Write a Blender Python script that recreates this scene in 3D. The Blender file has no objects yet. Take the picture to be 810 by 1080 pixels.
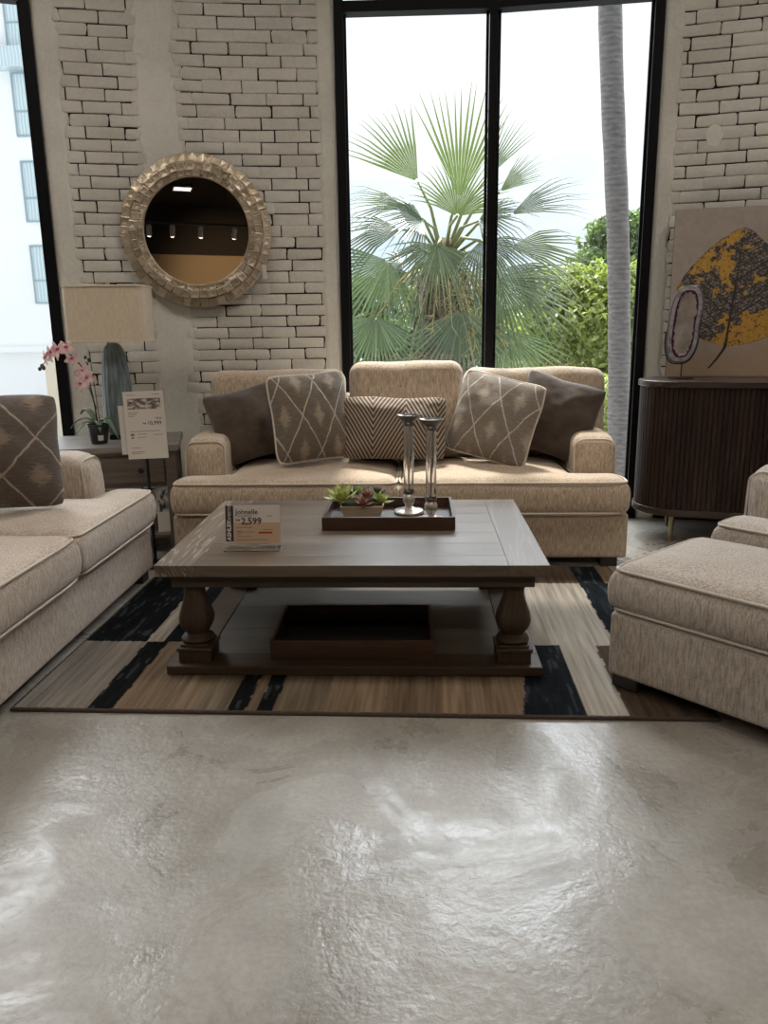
import bpy, bmesh, math, random
import numpy as np
from math import sin, cos, pi, sqrt, radians, atan2, hypot
from mathutils import Vector, Matrix, Euler, noise as mnoise

random.seed(7)
SC = bpy.context.scene
COL = SC.collection
RAD = radians

# ------------------------------------------------------------------ mesh builder
class MB:
    def __init__(s):
        s.v = []; s.f = []; s.mi = []; s.uv = {}
    def add(s, verts, faces, M=None, mi=0):
        b = len(s.v)
        if M is not None:
            verts = [tuple(M @ Vector(p)) for p in verts]
        s.v.extend([tuple(p) for p in verts])
        for f in faces:
            s.f.append(tuple(b + i for i in f)); s.mi.append(mi)
        return s
    def box(s, x0, x1, y0, y1, z0, z1, M=None, mi=0):
        v = [(x0,y0,z0),(x1,y0,z0),(x1,y1,z0),(x0,y1,z0),(x0,y0,z1),(x1,y0,z1),(x1,y1,z1),(x0,y1,z1)]
        f = [(0,3,2,1),(4,5,6,7),(0,1,5,4),(1,2,6,5),(2,3,7,6),(3,0,4,7)]
        return s.add(v, f, M, mi)
    def lathe(s, prof, n=32, M=None, mi=0, flute=None):
        v = []; f = []
        for j, (r, z) in enumerate(prof):
            for i in range(n):
                a = 2*pi*i/n
                rr = r if flute is None else flute(r, z, a)
                v.append((rr*cos(a), rr*sin(a), z))
        for j in range(len(prof)-1):
            for i in range(n):
                k = (i+1) % n
                f.append((j*n+i, j*n+k, (j+1)*n+k, (j+1)*n+i))
        f.append(tuple(range(n-1, -1, -1)))
        m = (len(prof)-1)*n
        f.append(tuple(range(m, m+n)))
        return s.add(v, f, M, mi)
    def tube(s, pts, r, n=8, closed=False, M=None, mi=0):
        pts = [Vector(p) for p in pts]; N = len(pts)
        rs = r if isinstance(r, (list, tuple)) else [r]*N
        v = []; f = []
        up = None
        for i, p in enumerate(pts):
            a = pts[(i-1) % N] if (closed or i > 0) else p
            b = pts[(i+1) % N] if (closed or i < N-1) else p
            t = (b-a)
            if t.length < 1e-9: t = Vector((0,0,1))
            t.normalize()
            if up is None:
                up = Vector((0,0,1)) if abs(t.z) < .9 else Vector((1,0,0))
            e1 = up - t*up.dot(t)
            if e1.length < 1e-6: e1 = Vector((1,0,0)) - t*t.x
            e1.normalize(); e2 = t.cross(e1); up = e1
            for k in range(n):
                an = 2*pi*k/n
                v.append(tuple(p + (e1*cos(an) + e2*sin(an))*rs[i]))
        for i in range(N if closed else N-1):
            j = (i+1) % N
            for k in range(n):
                l = (k+1) % n
                f.append((i*n+k, i*n+l, j*n+l, j*n+k))
        if not closed:
            f.append(tuple(range(n-1, -1, -1))); f.append(tuple(range((N-1)*n, N*n)))
        return s.add(v, f, M, mi)
    def prism(s, poly, z0, z1, M=None, mi=0):
        n = len(poly)
        v = [(x,y,z0) for x,y in poly] + [(x,y,z1) for x,y in poly]
        f = [tuple(range(n-1,-1,-1)), tuple(range(n,2*n))]
        for i in range(n):
            j = (i+1) % n
            f.append((i, j, n+j, n+i))
        return s.add(v, f, M, mi)
    def rbox(s, hx, hy, hz, r, M=None, k=4, step=.06, deform=None, mi=0):
        def lines(h):
            rr = min(r, h*.999); L = []
            for i in range(k+1): L.append(-(h-rr) - rr*math.tan(pi/4*(1-i/k)))
            inner = 2*(h-rr); m = max(1, int(inner/step))
            for i in range(1, m): L.append(-(h-rr) + inner*i/m)
            for i in range(k+1): L.append((h-rr) + rr*math.tan(pi/4*(i/k)))
            return L
        LX, LY, LZ = lines(hx), lines(hy), lines(hz)
        key = {}; v = []; f = []
        H = (hx,hy,hz)
        def vid(p):
            kk = tuple(round(c, 6) for c in p)
            if kk in key: return key[kk]
            inn = [max(-(h-min(r,h*.999)), min(h-min(r,h*.999), c)) for c, h in zip(p, H)]
            d = Vector([a-b for a, b in zip(p, inn)])
            if d.length > 1e-9: d = d.normalized()*min(r, min(H)*.999)
            q = Vector(inn) + d
            if deform: q = Vector(deform(q))
            key[kk] = len(v); v.append(tuple(q)); return key[kk]
        def face(A, B, fn, flip):
            for i in range(len(A)-1):
                for j in range(len(B)-1):
                    ids = [vid(fn(A[i],B[j])), vid(fn(A[i+1],B[j])), vid(fn(A[i+1],B[j+1])), vid(fn(A[i],B[j+1]))]
                    if flip: ids.reverse()
                    f.append(tuple(ids))
        face(LX, LY, lambda a,b:(a,b,hz), False); face(LX, LY, lambda a,b:(a,b,-hz), True)
        face(LX, LZ, lambda a,b:(a,-hy,b), False); face(LX, LZ, lambda a,b:(a,hy,b), True)
        face(LY, LZ, lambda a,b:(hx,a,b), False); face(LY, LZ, lambda a,b:(-hx,a,b), True)
        return s.add(v, f, M, mi)

def T(x=0, y=0, z=0): return Matrix.Translation((x,y,z))
def Rx(a): return Matrix.Rotation(a, 4, 'X')
def Ry(a): return Matrix.Rotation(a, 4, 'Y')
def Rz(a): return Matrix.Rotation(a, 4, 'Z')
def frame(o, x, y, z):
    m = Matrix.Identity(4)
    for i in range(3):
        m[i][0] = x[i]; m[i][1] = y[i]; m[i][2] = z[i]; m[i][3] = o[i]
    return m

def link(o, parent=None):
    COL.objects.link(o)
    if parent is not None: o.parent = parent
    return o

def obj(name, mb, mats, parent=None, smooth=True, angle=35, bevel=0, seg=2, subsurf=0, kind=None, M=None):
    me = bpy.data.meshes.new(name)
    me.from_pydata(mb.v, [], mb.f)
    if not isinstance(mats, (list, tuple)): mats = [mats]
    for m in mats: me.materials.append(m)
    if len(mats) > 1: me.polygons.foreach_set('material_index', mb.mi)
    if mb.uv:
        ul = me.uv_layers.new(name='UVMap')
        li = np.empty(len(me.loops), dtype=np.int32); me.loops.foreach_get('vertex_index', li)
        arr = np.array([mb.uv.get(i, (0,0)) for i in range(len(mb.v))], dtype=np.float32)
        ul.data.foreach_set('uv', arr[li].ravel())
    if smooth:
        me.polygons.foreach_set('use_smooth', [True]*len(me.polygons))
    me.update()
    if smooth and angle < 180: me.set_sharp_from_angle(angle=RAD(angle))
    o = bpy.data.objects.new(name, me)
    link(o, parent)
    if M is not None: o.matrix_local = M
    if bevel:
        b = o.modifiers.new('bevel', 'BEVEL'); b.width = bevel; b.segments = seg; b.limit_method = 'ANGLE'; b.angle_limit = RAD(40)
    if subsurf:
        b = o.modifiers.new('sub', 'SUBSURF'); b.levels = subsurf; b.render_levels = subsurf
    if kind: o['kind'] = kind
    return o

def vcol(o, cols):
    a = o.data.color_attributes.new('Col', 'FLOAT_COLOR', 'POINT')
    c = np.ones((len(o.data.vertices), 4), dtype=np.float32); c[:, :3] = cols
    a.data.foreach_set('color', c.ravel())

def tag(o, label, cat, group=None):
    o['label'] = label; o['category'] = cat
    if group: o['group'] = group
    return o

def thing(name, label, cat, loc=(0,0,0), rz=0, group=None):
    o = bpy.data.objects.new(name, None); o.empty_display_size = .1
    link(o); o.location = loc; o.rotation_euler = (0,0,rz)
    return tag(o, label, cat, group)

def copy_tree(o, parent=None):
    c = o.copy(); COL.objects.link(c); c.parent = parent
    for ch in list(o.children): copy_tree(ch, c)
    return c

def text_mb(body, size, align='LEFT', bold=0.0):
    cu = bpy.data.curves.new('lettering', 'FONT'); cu.body = body; cu.size = size; cu.align_x = align
    cu.offset = bold*size; cu.extrude = .0004; cu.resolution_u = 2
    o = bpy.data.objects.new('lettering', cu); COL.objects.link(o)
    dg = bpy.context.evaluated_depsgraph_get()
    me = bpy.data.meshes.new_from_object(o.evaluated_get(dg))
    mb = MB(); mb.add([tuple(v.co) for v in me.vertices], [tuple(p.vertices) for p in me.polygons])
    bpy.data.objects.remove(o); bpy.data.meshes.remove(me); bpy.data.curves.remove(cu)
    return mb

# ------------------------------------------------------------------ materials
class V:
    """a socket with arithmetic"""
    def __init__(s, nt, sock): s.nt = nt; s.s = sock
    def _m(s, op, *o):
        n = s.nt.nodes.new('ShaderNodeMath'); n.operation = op
        for i, a in enumerate((s,)+o):
            if isinstance(a, V): s.nt.links.new(a.s, n.inputs[i])
            else: n.inputs[i].default_value = a
        return V(s.nt, n.outputs[0])
    def __add__(s, o): return s._m('ADD', o)
    def __sub__(s, o): return s._m('SUBTRACT', o)
    def __mul__(s, o): return s._m('MULTIPLY', o)
    def __truediv__(s, o): return s._m('DIVIDE', o)
    def fract(s): return s._m('FRACT')
    def abs(s): return s._m('ABSOLUTE')
    def lt(s, o): return s._m('LESS_THAN', o)
    def gt(s, o): return s._m('GREATER_THAN', o)
    def min(s, o): return s._m('MINIMUM', o)
    def max(s, o): return s._m('MAXIMUM', o)
    def pw(s, o): return s._m('POWER', o)
    def sin(s): return s._m('SINE')
    def ss(s, a, b):   # smoothstep
        n = s.nt.nodes.new('ShaderNodeMapRange'); n.interpolation_type = 'SMOOTHSTEP'
        s.nt.links.new(s.s, n.inputs[0]); n.inputs[1].default_value = a; n.inputs[2].default_value = b
        return V(s.nt, n.outputs[0])

class Mat:
    def __init__(s, name, col=(.5,.5,.5), rough=.6, metal=0, spec=.5, sheen=0):
        s.m = bpy.data.materials.new(name); s.m.use_nodes = True
        s.nt = s.m.node_tree; s.b = s.nt.nodes['Principled BSDF']; s.out = s.nt.nodes['Material Output']
        s.b.inputs['Base Color'].default_value = (*col, 1); s.b.inputs['Roughness'].default_value = rough
        s.b.inputs['Metallic'].default_value = metal; s.b.inputs['Specular IOR Level'].default_value = spec
        if sheen:
            s.b.inputs['Sheen Weight'].default_value = sheen; s.b.inputs['Sheen Roughness'].default_value = .5
        s._c = None
    def coord(s, kind='Object', scale=(1,1,1), rot=(0,0,0)):
        if s._c is None: s._c = s.nt.nodes.new('ShaderNodeTexCoord')
        m = s.nt.nodes.new('ShaderNodeMapping'); m.inputs['Scale'].default_value = scale; m.inputs['Rotation'].default_value = rot
        s.nt.links.new(s._c.outputs[kind], m.inputs['Vector']); return m.outputs[0]
    def xyz(s, kind='Object'):
        n = s.nt.nodes.new('ShaderNodeSeparateXYZ'); s.nt.links.new(s.coord(kind), n.inputs[0])
        return [V(s.nt, o) for o in n.outputs]
    def noise(s, scale=5, detail=4, vs=(1,1,1), rough=.55, dist=0, kind='Object'):
        n = s.nt.nodes.new('ShaderNodeTexNoise'); n.inputs['Scale'].default_value = scale
        n.inputs['Detail'].default_value = detail; n.inputs['Roughness'].default_value = rough; n.inputs['Distortion'].default_value = dist
        s.nt.links.new(s.coord(kind, vs), n.inputs['Vector']); return V(s.nt, n.outputs['Fac'])
    def ramp(s, fac, stops, interp='LINEAR'):
        n = s.nt.nodes.new('ShaderNodeValToRGB'); n.color_ramp.interpolation = interp
        e = n.color_ramp.elements
        while len(e) < len(stops): e.new(.5)
        for el, (p, c) in zip(e, stops): el.position = p; el.color = (*c, 1)
        s.nt.links.new(fac.s, n.inputs[0]); return n.outputs['Color']
    def mix(s, fac, a, b, mode='MIX'):
        n = s.nt.nodes.new('ShaderNodeMix'); n.data_type = 'RGBA'; n.blend_type = mode
        def put(i, x):
            if isinstance(x, V): s.nt.links.new(x.s, n.inputs[i])
            elif isinstance(x, (int, float)): n.inputs[i].default_value = x
            elif isinstance(x, tuple): n.inputs[i].default_value = (*x, 1)
            else: s.nt.links.new(x, n.inputs[i])
        put(0, fac); put(6, a); put(7, b)
        return n.outputs[2]
    def color(s, sock): s.nt.links.new(sock, s.b.inputs['Base Color']); return s
    def set(s, name, sock): s.nt.links.new(sock.s if isinstance(sock, V) else sock, s.b.inputs[name]); return s
    def bump(s, h, strength=.3, dist=.01):
        n = s.nt.nodes.new('ShaderNodeBump'); n.inputs['Strength'].default_value = strength; n.inputs['Distance'].default_value = dist
        s.nt.links.new(h.s, n.inputs['Height']); s.nt.links.new(n.outputs[0], s.b.inputs['Normal']); s.nt.links.new(n.outputs[0], s.b.inputs['Coat Normal']); return s
    def attr(s):
        n = s.nt.nodes.new('ShaderNodeAttribute'); n.attribute_name = 'Col'; return n.outputs['Color']
    def island(s):
        n = s.nt.nodes.new('ShaderNodeNewGeometry'); return V(s.nt, n.outputs['Random Per Island'])

def fabric(name, c0, c1, streak=(150,150,22), bumpk=.35, sheen=.25):
    m = Mat(name, c0, .95, spec=.15, sheen=sheen)
    n1 = m.noise(1, 5, streak, .65); n2 = m.noise(260, 2); n3 = m.noise(5, 2)
    f = n1*.62 + n2*.28 + n3*.10
    m.color(m.ramp(f, [(.38, tuple(a*.92 for a in c0)), (.5, tuple((a+b)/2 for a, b in zip(c0, c1))), (.62, c1)]))
    m.bump(n1*.6 + n2*.5, bumpk, .006)
    return m.m

M_SOFA = fabric('chenille_sofa', (.27,.203,.145), (.60,.485,.37))
M_LOVE = fabric('chenille_loveseat', (.29,.228,.178), (.61,.515,.425))
M_PIPE = fabric('piping_cloth', (.44,.37,.30), (.60,.51,.42), (200,200,200))
M_OTTO = fabric('chenille_ottoman', (.27,.23,.195), (.57,.505,.445))
def velvet(name, c0, c1):
    m = Mat(name, c0, .9, spec=.15, sheen=.35)
    n1 = m.noise(9, 4, dist=.6); n2 = m.noise(120, 2)
    m.color(m.ramp(n1*.7+n2*.3, [(.35, c0), (.65, c1)])); m.bump(n2+n1, .25, .005)
    return m.m
M_DARK = velvet('brown_plush', (.055,.039,.028), (.105,.078,.058))
M_DARK2 = velvet('brown_plush_cool', (.046,.033,.025), (.088,.066,.052))

def lattice(name, base0, base1, line, spot, kx, ky, off=(0,0)):
    m = Mat(name, base0, .95, spec=.12, sheen=.3)
    u, v, _ = m.xyz('UV')
    wob = m.noise(6, 2, kind='UV')*.10 - .05
    p = u*kx + v*ky + off[0] + wob; q = u*kx - v*ky + off[1] - wob
    fp = (p.fract() - .5).abs(); fq = (q.fract() - .5).abs()
    brk = m.noise(1, 3, (26, 26, 1), .7, kind='UV').ss(.30, .55)
    ln = fp.min(fq).ss(.030, .010)*(brk*.75+.25)
    sp = ((p + .5).fract() - .5).abs().max(((q + .5).fract() - .5).abs())
    hz = m.noise(1, 4, (14, 60, 1), .7, kind='UV')
    spm = (sp + (hz - .5)*.5).ss(.22, .08)
    streak = m.noise(1, 4, (10, 150, 1), .7, kind='UV'); fine = m.noise(150, 2, kind='UV')
    c = m.ramp(streak*.6 + fine*.4, [(.36, base0), (.64, base1)])
    c = m.mix(spm*.8, c, spot)
    c = m.mix(ln*(fine*.5+.6), c, line)
    m.color(c); m.bump(streak + fine + ln*.9, .4, .006)
    return m.m
M_LATT = lattice('taupe_diamond_weave', (.085,.068,.052), (.23,.19,.15), (.58,.51,.42), (.36,.29,.22), 2.3, 1.25, (.1,.35))
M_LATT2 = lattice('taupe_diamond_weave_pale', (.12,.10,.08), (.31,.265,.22), (.60,.54,.46), (.42,.36,.29), 2.3, 1.25, (.3,.15))
M_LATT3 = lattice('brown_diamond_weave', (.06,.045,.036), (.17,.135,.11), (.42,.34,.27), (.28,.21,.16), 1.7, 1.5, (.25,.05))

def chevron(name):
    m = Mat(name, (.1,.08,.06), .95, spec=.12, sheen=.25)
    u, v, _ = m.xyz('UV')
    w = m.noise(14, 2, kind='UV')*.012
    tri = ((u*1.61 + .016).fract() - .5).abs()            # one zigzag wave
    val = v*10.0 - tri*16.5 + w*10
    st = (val.fract() - .5).abs().ss(.20, .30)
    fine = m.noise(1, 3, (220, 220, 1), .6, kind='UV')
    c = m.mix(st*(fine*.6+.55), (.06,.045,.035), (.40,.32,.25))
    m.color(c); m.bump(st + fine*.5, .5, .005)
    return m.m
M_CHEV = chevron('chevron_weave')
M_CREAMTRIM = fabric('cream_trim', (.52,.45,.37), (.68,.60,.50), (200,200,200))

def woodmat(name, c0, c1, c2, axis='x', sc=1.0, rough=.45, lines=None, spec=.4):
    m = Mat(name, c0, rough, spec=spec)
    vs = {'x':(3,38,38), 'y':(38,3,38), 'z':(38,38,3)}[axis]
    big = tuple(a*.16 for a in vs)
    n1 = m.noise(sc, 5, vs, .62, .3); n2 = m.noise(sc, 3, big, .5, 1.2); n3 = m.noise(sc*6, 3, vs)
    f = n1*.5 + n2*.35 + n3*.15 + (m.island() - .5)*.10
    col = m.ramp(f, [(.33, c0), (.5, c1), (.68, c2)])
    if lines:
        rings = ((n2*9.0 + n1*.3).fract() - .5).abs().ss(.12, .04)
        col = m.mix(rings*lines[1], col, lines[0])
    if name == 'dark_tambour_wood': col = m.mix(m.island()*.6, col, (.012,.007,.006))
    m.color(col); m.bump(n1 + n3*.6, .25, .004)
    m.set('Roughness', n1*.25 + (rough-.12))
    return m.m
M_TTOP = woodmat('weathered_oak_top', (.066,.046,.030), (.118,.086,.060), (.18,.138,.102), 'x', rough=.36, spec=.6)
M_TTOPY = woodmat('weathered_oak_end', (.066,.046,.030), (.118,.086,.060), (.18,.138,.102), 'y', rough=.36, spec=.6, lines=((.46,.41,.35), .55))
M_TTOPZ = woodmat('weathered_oak_end_plain', (.066,.046,.030), (.118,.086,.060), (.18,.138,.102), 'y', rough=.36, spec=.6, lines=((.30,.26,.21), .2))
M_TLEG = woodmat('brown_oak_leg', (.026,.016,.009), (.050,.032,.018), (.088,.058,.035), 'z', rough=.5)
M_TBASE = woodmat('brown_oak_base', (.028,.018,.011), (.055,.036,.022), (.092,.063,.040), 'x', rough=.5)
M_TSHELF = woodmat('grey_oak_shelf', (.060,.052,.042), (.10,.088,.073), (.145,.128,.107), 'x', rough=.42)
M_TRAY = woodmat('espresso_tray_wood', (.030,.014,.009), (.055,.027,.017), (.10,.052,.034), 'x', rough=.4)
M_TRAYIN = Mat('black_tray_liner', (.012,.010,.010), .45).m
M_ENDT = woodmat('end_table_wood', (.075,.056,.043), (.12,.093,.073), (.17,.135,.11), 'x', rough=.45)
M_ENDTOP = woodmat('end_table_top', (.13,.115,.10), (.19,.17,.15), (.25,.225,.20), 'x', rough=.4)
M_CAB = woodmat('dark_tambour_wood', (.014,.008,.006), (.032,.017,.012), (.070,.038,.026), 'z', rough=.5, spec=.25)
M_CABTOP = woodmat('dark_cabinet_top', (.028,.017,.013), (.05,.031,.025), (.08,.05,.04), 'x', rough=.28)
M_BLACK = Mat('black_frame_paint', (.003,.003,.004), .6, spec=.15).m
M_BLKPL = Mat('black_plastic', (.012,.012,.013), .35).m
M_BLKMET = Mat('black_metal', (.015,.015,.016), .4, metal=.6).m
M_BRASS = Mat('brass', (.34,.27,.17), .35, metal=1).m
M_STEEL = Mat('brushed_nickel', (.45,.43,.40), .3, metal=1).m
M_LEGBLK = Mat('dark_leg_wood', (.018,.014,.013), .5).m

# painted brick + plaster
def painted(name, c0, c1, big=0):
    m = Mat(name, c0, .75, spec=.25)
    n1 = m.noise(3, 4); n2 = m.noise(45, 4, rough=.7); n3 = m.noise(220, 2)
    f = n1*.45 + n2*.35 + (m.island()-.5)*.10 + .1
    m.color(m.ramp(f, [(.3, c0), (.6, c1)]))
    m.bump(n2*1.0 + n3*.5, .55, .006)
    return m.m
M_BRICK = painted('white_painted_brick', (.47,.445,.40), (.64,.62,.57))
M_PLAS = painted('white_plaster', (.52,.50,.45), (.68,.665,.61))
M_JOINT = Mat('dark_raked_joint', (.012,.010,.009), .95).m

def concrete():
    m = Mat('polished_concrete', (.4,.38,.35), .4, spec=.5)
    n1 = m.noise(.9, 5, rough=.6, dist=.4); n2 = m.noise(5, 6, rough=.65); n3 = m.noise(60, 4, rough=.6); n4 = m.noise(.55, 3)
    n5 = m.noise(2.2, 6, rough=.7, dist=1.0)
    f = n1*.45 + n2*.35 + n5*.2
    f = f*.8 + n3*.2
    c = m.ramp(f, [(.34, (.165,.148,.125)), (.5, (.285,.262,.23)), (.64, (.40,.376,.338))])
    blot = m.noise(1.7, 5, rough=.65, dist=.8).ss(.50, .68)
    c = m.mix(blot*.35, c, (.17,.155,.135))
    # hairline cracks
    vor = m.nt.nodes.new('ShaderNodeTexVoronoi'); vor.feature = 'DISTANCE_TO_EDGE'; vor.inputs['Scale'].default_value = .85
    mp = m.coord('Object'); ad = m.nt.nodes.new('ShaderNodeVectorMath'); ad.operation = 'ADD'
    nz = m.nt.nodes.new('ShaderNodeTexNoise'); nz.inputs['Scale'].default_value = 2.3; nz.inputs['Detail'].default_value = 6
    m.nt.links.new(mp, nz.inputs['Vector'])
    sc = m.nt.nodes.new('ShaderNodeVectorMath'); sc.operation = 'SCALE'; sc.inputs[3].default_value = .55
    m.nt.links.new(nz.outputs['Color'], sc.inputs[0]); m.nt.links.new(mp, ad.inputs[0]); m.nt.links.new(sc.outputs[0], ad.inputs[1])
    m.nt.links.new(ad.outputs[0], vor.inputs['Vector'])
    crack = V(m.nt, vor.outputs['Distance']).ss(.0042, .0012) * n4.ss(.44, .56)
    c = m.mix(crack*.35, c, (.10,.09,.075))
    # dark specks and stains
    st = m.noise(7, 3, rough=.5).ss(.74, .80)
    c = m.mix(st*.35, c, (.12,.11,.10))
    m.color(c)
    m.set('Roughness', n5.ss(.36, .64)*.34 + .20 + n2*.10); m.b.inputs['Coat Weight'].default_value = .34; m.b.inputs['Coat IOR'].default_value = 1.6
    m.set('Coat Roughness', n5.ss(.38, .62)*.26 + .12)
    trowel = m.noise(28, 5, rough=.6, dist=.4)
    mask = n1.ss(.42, .62)*.8 + .2
    m.bump(trowel*mask + n5*.6 + n3*.32, .36, .010)
    return m.m
M_FLOOR = concrete()

def glassmat():
    m = bpy.data.materials.new('window_glass'); m.use_nodes = True; nt = m.node_tree; nt.nodes.clear()
    out = nt.nodes.new('ShaderNodeOutputMaterial'); mx = nt.nodes.new('ShaderNodeMixShader')
    tr = nt.nodes.new('ShaderNodeBsdfTransparent'); tr.inputs[0].default_value = (.95,.965,.965,1)
    gl = nt.nodes.new('ShaderNodeBsdfGlossy'); gl.inputs['Roughness'].default_value = .01
    fr = nt.nodes.new('ShaderNodeFresnel'); fr.inputs[0].default_value = 1.45
    nt.links.new(fr.outputs[0], mx.inputs[0]); nt.links.new(tr.outputs[0], mx.inputs[1]); nt.links.new(gl.outputs[0], mx.inputs[2])
    nt.links.new(mx.outputs[0], out.inputs[0]); return m
M_GLASS = glassmat()
def clearmat(name, tint, rough=.02, ior=1.45):
    m = Mat(name, tint, rough); m.b.inputs['Transmission Weight'].default_value = 1; m.b.inputs['IOR'].default_value = ior
    return m.m
M_ACRYL = clearmat('clear_acrylic', (.97,.97,.97))
M_TUBE = clearmat('clear_candle_glass', (.93,.94,.95), .01, 1.5)

# ------------------------------------------------------------------ camera
F, YAW, PITCH, ROLL, CH = 830.0, RAD(2.5), RAD(13.3), RAD(.8), 1.28
fwd = Vector((-sin(YAW)*cos(PITCH), cos(YAW)*cos(PITCH), -sin(PITCH)))
r0 = Vector((cos(YAW), sin(YAW), 0)); u0 = r0.cross(fwd)
right = r0*cos(ROLL) - u0*sin(ROLL); up = u0*cos(ROLL) + r0*sin(ROLL)
cam = bpy.data.cameras.new('camera'); co = bpy.data.objects.new('camera', cam); link(co)
co.matrix_world = frame((0,0,CH), right, up, -fwd)
cam.sensor_fit = 'HORIZONTAL'; cam.sensor_width = 36; cam.lens = F/810*36; cam.clip_start = .02; cam.clip_end = 400
SC.camera = co
SC.view_settings.view_transform = 'Standard'; SC.view_settings.look = 'None'
SC.view_settings.exposure = 0.12; SC.view_settings.gamma = 1.0; SC.view_settings.use_curve_mapping = False

# ------------------------------------------------------------------ room shell (curved facade)
R = 7.8; CX = .05; CY = 5.35 - R; ZC = 4.2
def WP(th, z, off=0.0):
    a = RAD(th); return (CX + (R+off)*sin(a), CY + (R+off)*cos(a), z)
def S2T(s): return s/R*180/pi

arc = [WP(t, 0, .05) for t in np.linspace(-31, 31, 63)]
xl, yl, _ = WP(-31, 0, .05); xr, yr, _ = WP(31, 0, .05); YB = -6.0
mb = MB()
ring = [(x, y) for x, y, _ in arc] + [(xr, YB), (xl, YB)]
mb.prism(ring[::-1], -.25, 0)
o = obj('floor', mb, M_FLOOR, smooth=False, kind='structure')
mb = MB(); mb.prism(ring[::-1], ZC, ZC+.2)
M_CEIL = Mat('dark_ceiling_paint', (.05,.048,.045), .85).m
obj('ceiling', mb, M_CEIL, smooth=False, kind='structure')
M_SIDE = Mat('grey_side_wall', (.40,.37,.33), .8).m
mb = MB(); mb.box(xl-.2, xl, YB, yl, 0, ZC); obj('wall_left', mb, M_SIDE, smooth=False, kind='structure')
mb = MB(); mb.box(xr, xr+.2, YB, yr, 0, ZC); obj('wall_right', mb, M_SIDE, smooth=False, kind='structure')
M_TAN = Mat('tan_wall_paint', (.42,.31,.20), .8).m
M_DKBR = Mat('dark_upper_wall', (.035,.027,.022), .85).m
mb = MB(); mb.box(xl, xr, YB-.2, YB, 0, ZC, mi=0)
wr = obj('wall_rear', mb, M_DKBR, smooth=False, kind='structure')
mb = MB(); mb.box(xl+.3, xr-.3, YB, YB+.1, 0, 3.3)
obj('painted_panel', mb, M_TAN, wr, smooth=False)

# structural backing: the dark joints behind the bricks, solid outwards
WIN = [(-30.2, -16.98), (-4.02, 10.42)]
mb = MB()
def slab(t0, t1, z0, z1, o0, o1, n=None, m=mb):
    n = n or max(1, int(abs(t1-t0)/1.0))
    ts = np.linspace(t0, t1, n+1); v = []; f = []
    for t in ts: v += [WP(t,z0,o0), WP(t,z1,o0), WP(t,z1,o1), WP(t,z0,o1)]
    for i in range(n):
        a, b = 4*i, 4*i+4
        f += [(a,a+1,b+1,b), (a+1,a+2,b+2,b+1), (a+2,a+3,b+3,b+2), (a+3,a,b,b+3)]
    f += [(3,2,1,0), (4*n,4*n+1,4*n+2,4*n+3)]
    m.add(v, f)
for t0, t1 in [(-16.98,-4.02), (10.42,31), (-31,-30.2)]: slab(t0, t1, 0, ZC, .012, .26)
for t0, t1 in WIN: slab(t0, t1, 4.02, ZC, .012, .26)
wall = obj('wall_back', mb, M_JOINT, smooth=False, kind='structure')

# bricks
CO, BL, JT = .0702, .228, .0078
def brick_field(m, s0f, s1f, z0, z1, seed):
    rnd = random.Random(seed); j = 0; z = z0
    while z < z1 - .02:
        s0 = s0f(z) + rnd.uniform(-.012, .006); s1 = s1f(z) + rnd.uniform(-.006, .014)
        s = -30*BL + (BL*.5 if j % 2 else 0) + rnd.uniform(-.02, .02)
        gapl = 1
        while s < s1:
            L = BL + rnd.uniform(-.010, .010)
            a, b = max(s, s0), min(s+L, s1)
            filled = rnd.random() < .10
            if b - a > .025:
                g = JT*rnd.uniform(.55, 1.5)
                bot = -.0015 if rnd.random() < .09 else JT*rnd.uniform(.35, 1.15)
                x0, x1 = a + (g*.5 if not gapl == 0 else -.001), b - (-.001 if filled else JT*rnd.uniform(.4, 1.1)*.5)
                y0, y1 = z + bot*.5, z + CO - JT*rnd.uniform(.2, .9)*.5
                per = []
                cr = rnd.choice([.003,.004,.006,.008,.014,.004])
                for (cx, cy, a0) in ((x1-cr,y1-cr,0),(x0+cr,y1-cr,90),(x0+cr,y0+cr,180),(x1-cr,y0+cr,270)):
                    cc = cr*rnd.uniform(.6,1.3)
                    for k in range(3):
                        an = RAD(a0 + 45*k); per.append((cx+cc*cos(an), cy+cc*sin(an)))
                    # a wobbly point along the following side
                def wob(p, q):
                    t = rnd.uniform(.3,.7); d = rnd.uniform(-.0016,.0016)
                    return (p[0]+(q[0]-p[0])*t + (d if abs(p[0]-q[0])<.02 else 0), p[1]+(q[1]-p[1])*t + (d if abs(p[0]-q[0])>.02 else 0))
                P = []
                for c in range(4):
                    P += per[3*c:3*c+3]; P.append(wob(per[3*c+2], per[(3*c+3) % 12]))
                n = len(P); fo = rnd.uniform(-.003, .003)
                cxm, cym = (x0+x1)/2, (y0+y1)/2
                v = []
                for off, sh in ((.014, 0), (.003+fo, 0), (fo, .0035)):
                    for (px, py) in P:
                        dx, dy = cxm-px, cym-py
                        qx = px + (sh if dx > 0 else -sh)*min(1, abs(dx)/.02); qy = py + (sh if dy > 0 else -sh)*min(1, abs(dy)/.02)
                        v.append(WP(S2T(qx), qy, off))
                f = []
                for l in range(2):
                    for i in range(n):
                        k = (i+1) % n; f.append((l*n+i, (l+1)*n+i, (l+1)*n+k, l*n+k))
                f.append(tuple(range(3*n-1, 2*n-1, -1)))
                m.add(v, f)
            gapl = 0 if filled else 1
            s += L
        z += CO; j += 1
d2s = lambda t: RAD(t)*R
bm_ = MB()
brick_field(bm_, lambda z: d2s(-16.4)+.02*sin(z*3.1), lambda z: d2s(-12.6)+.018*sin(z*5), .02, ZC, 1)
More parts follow.
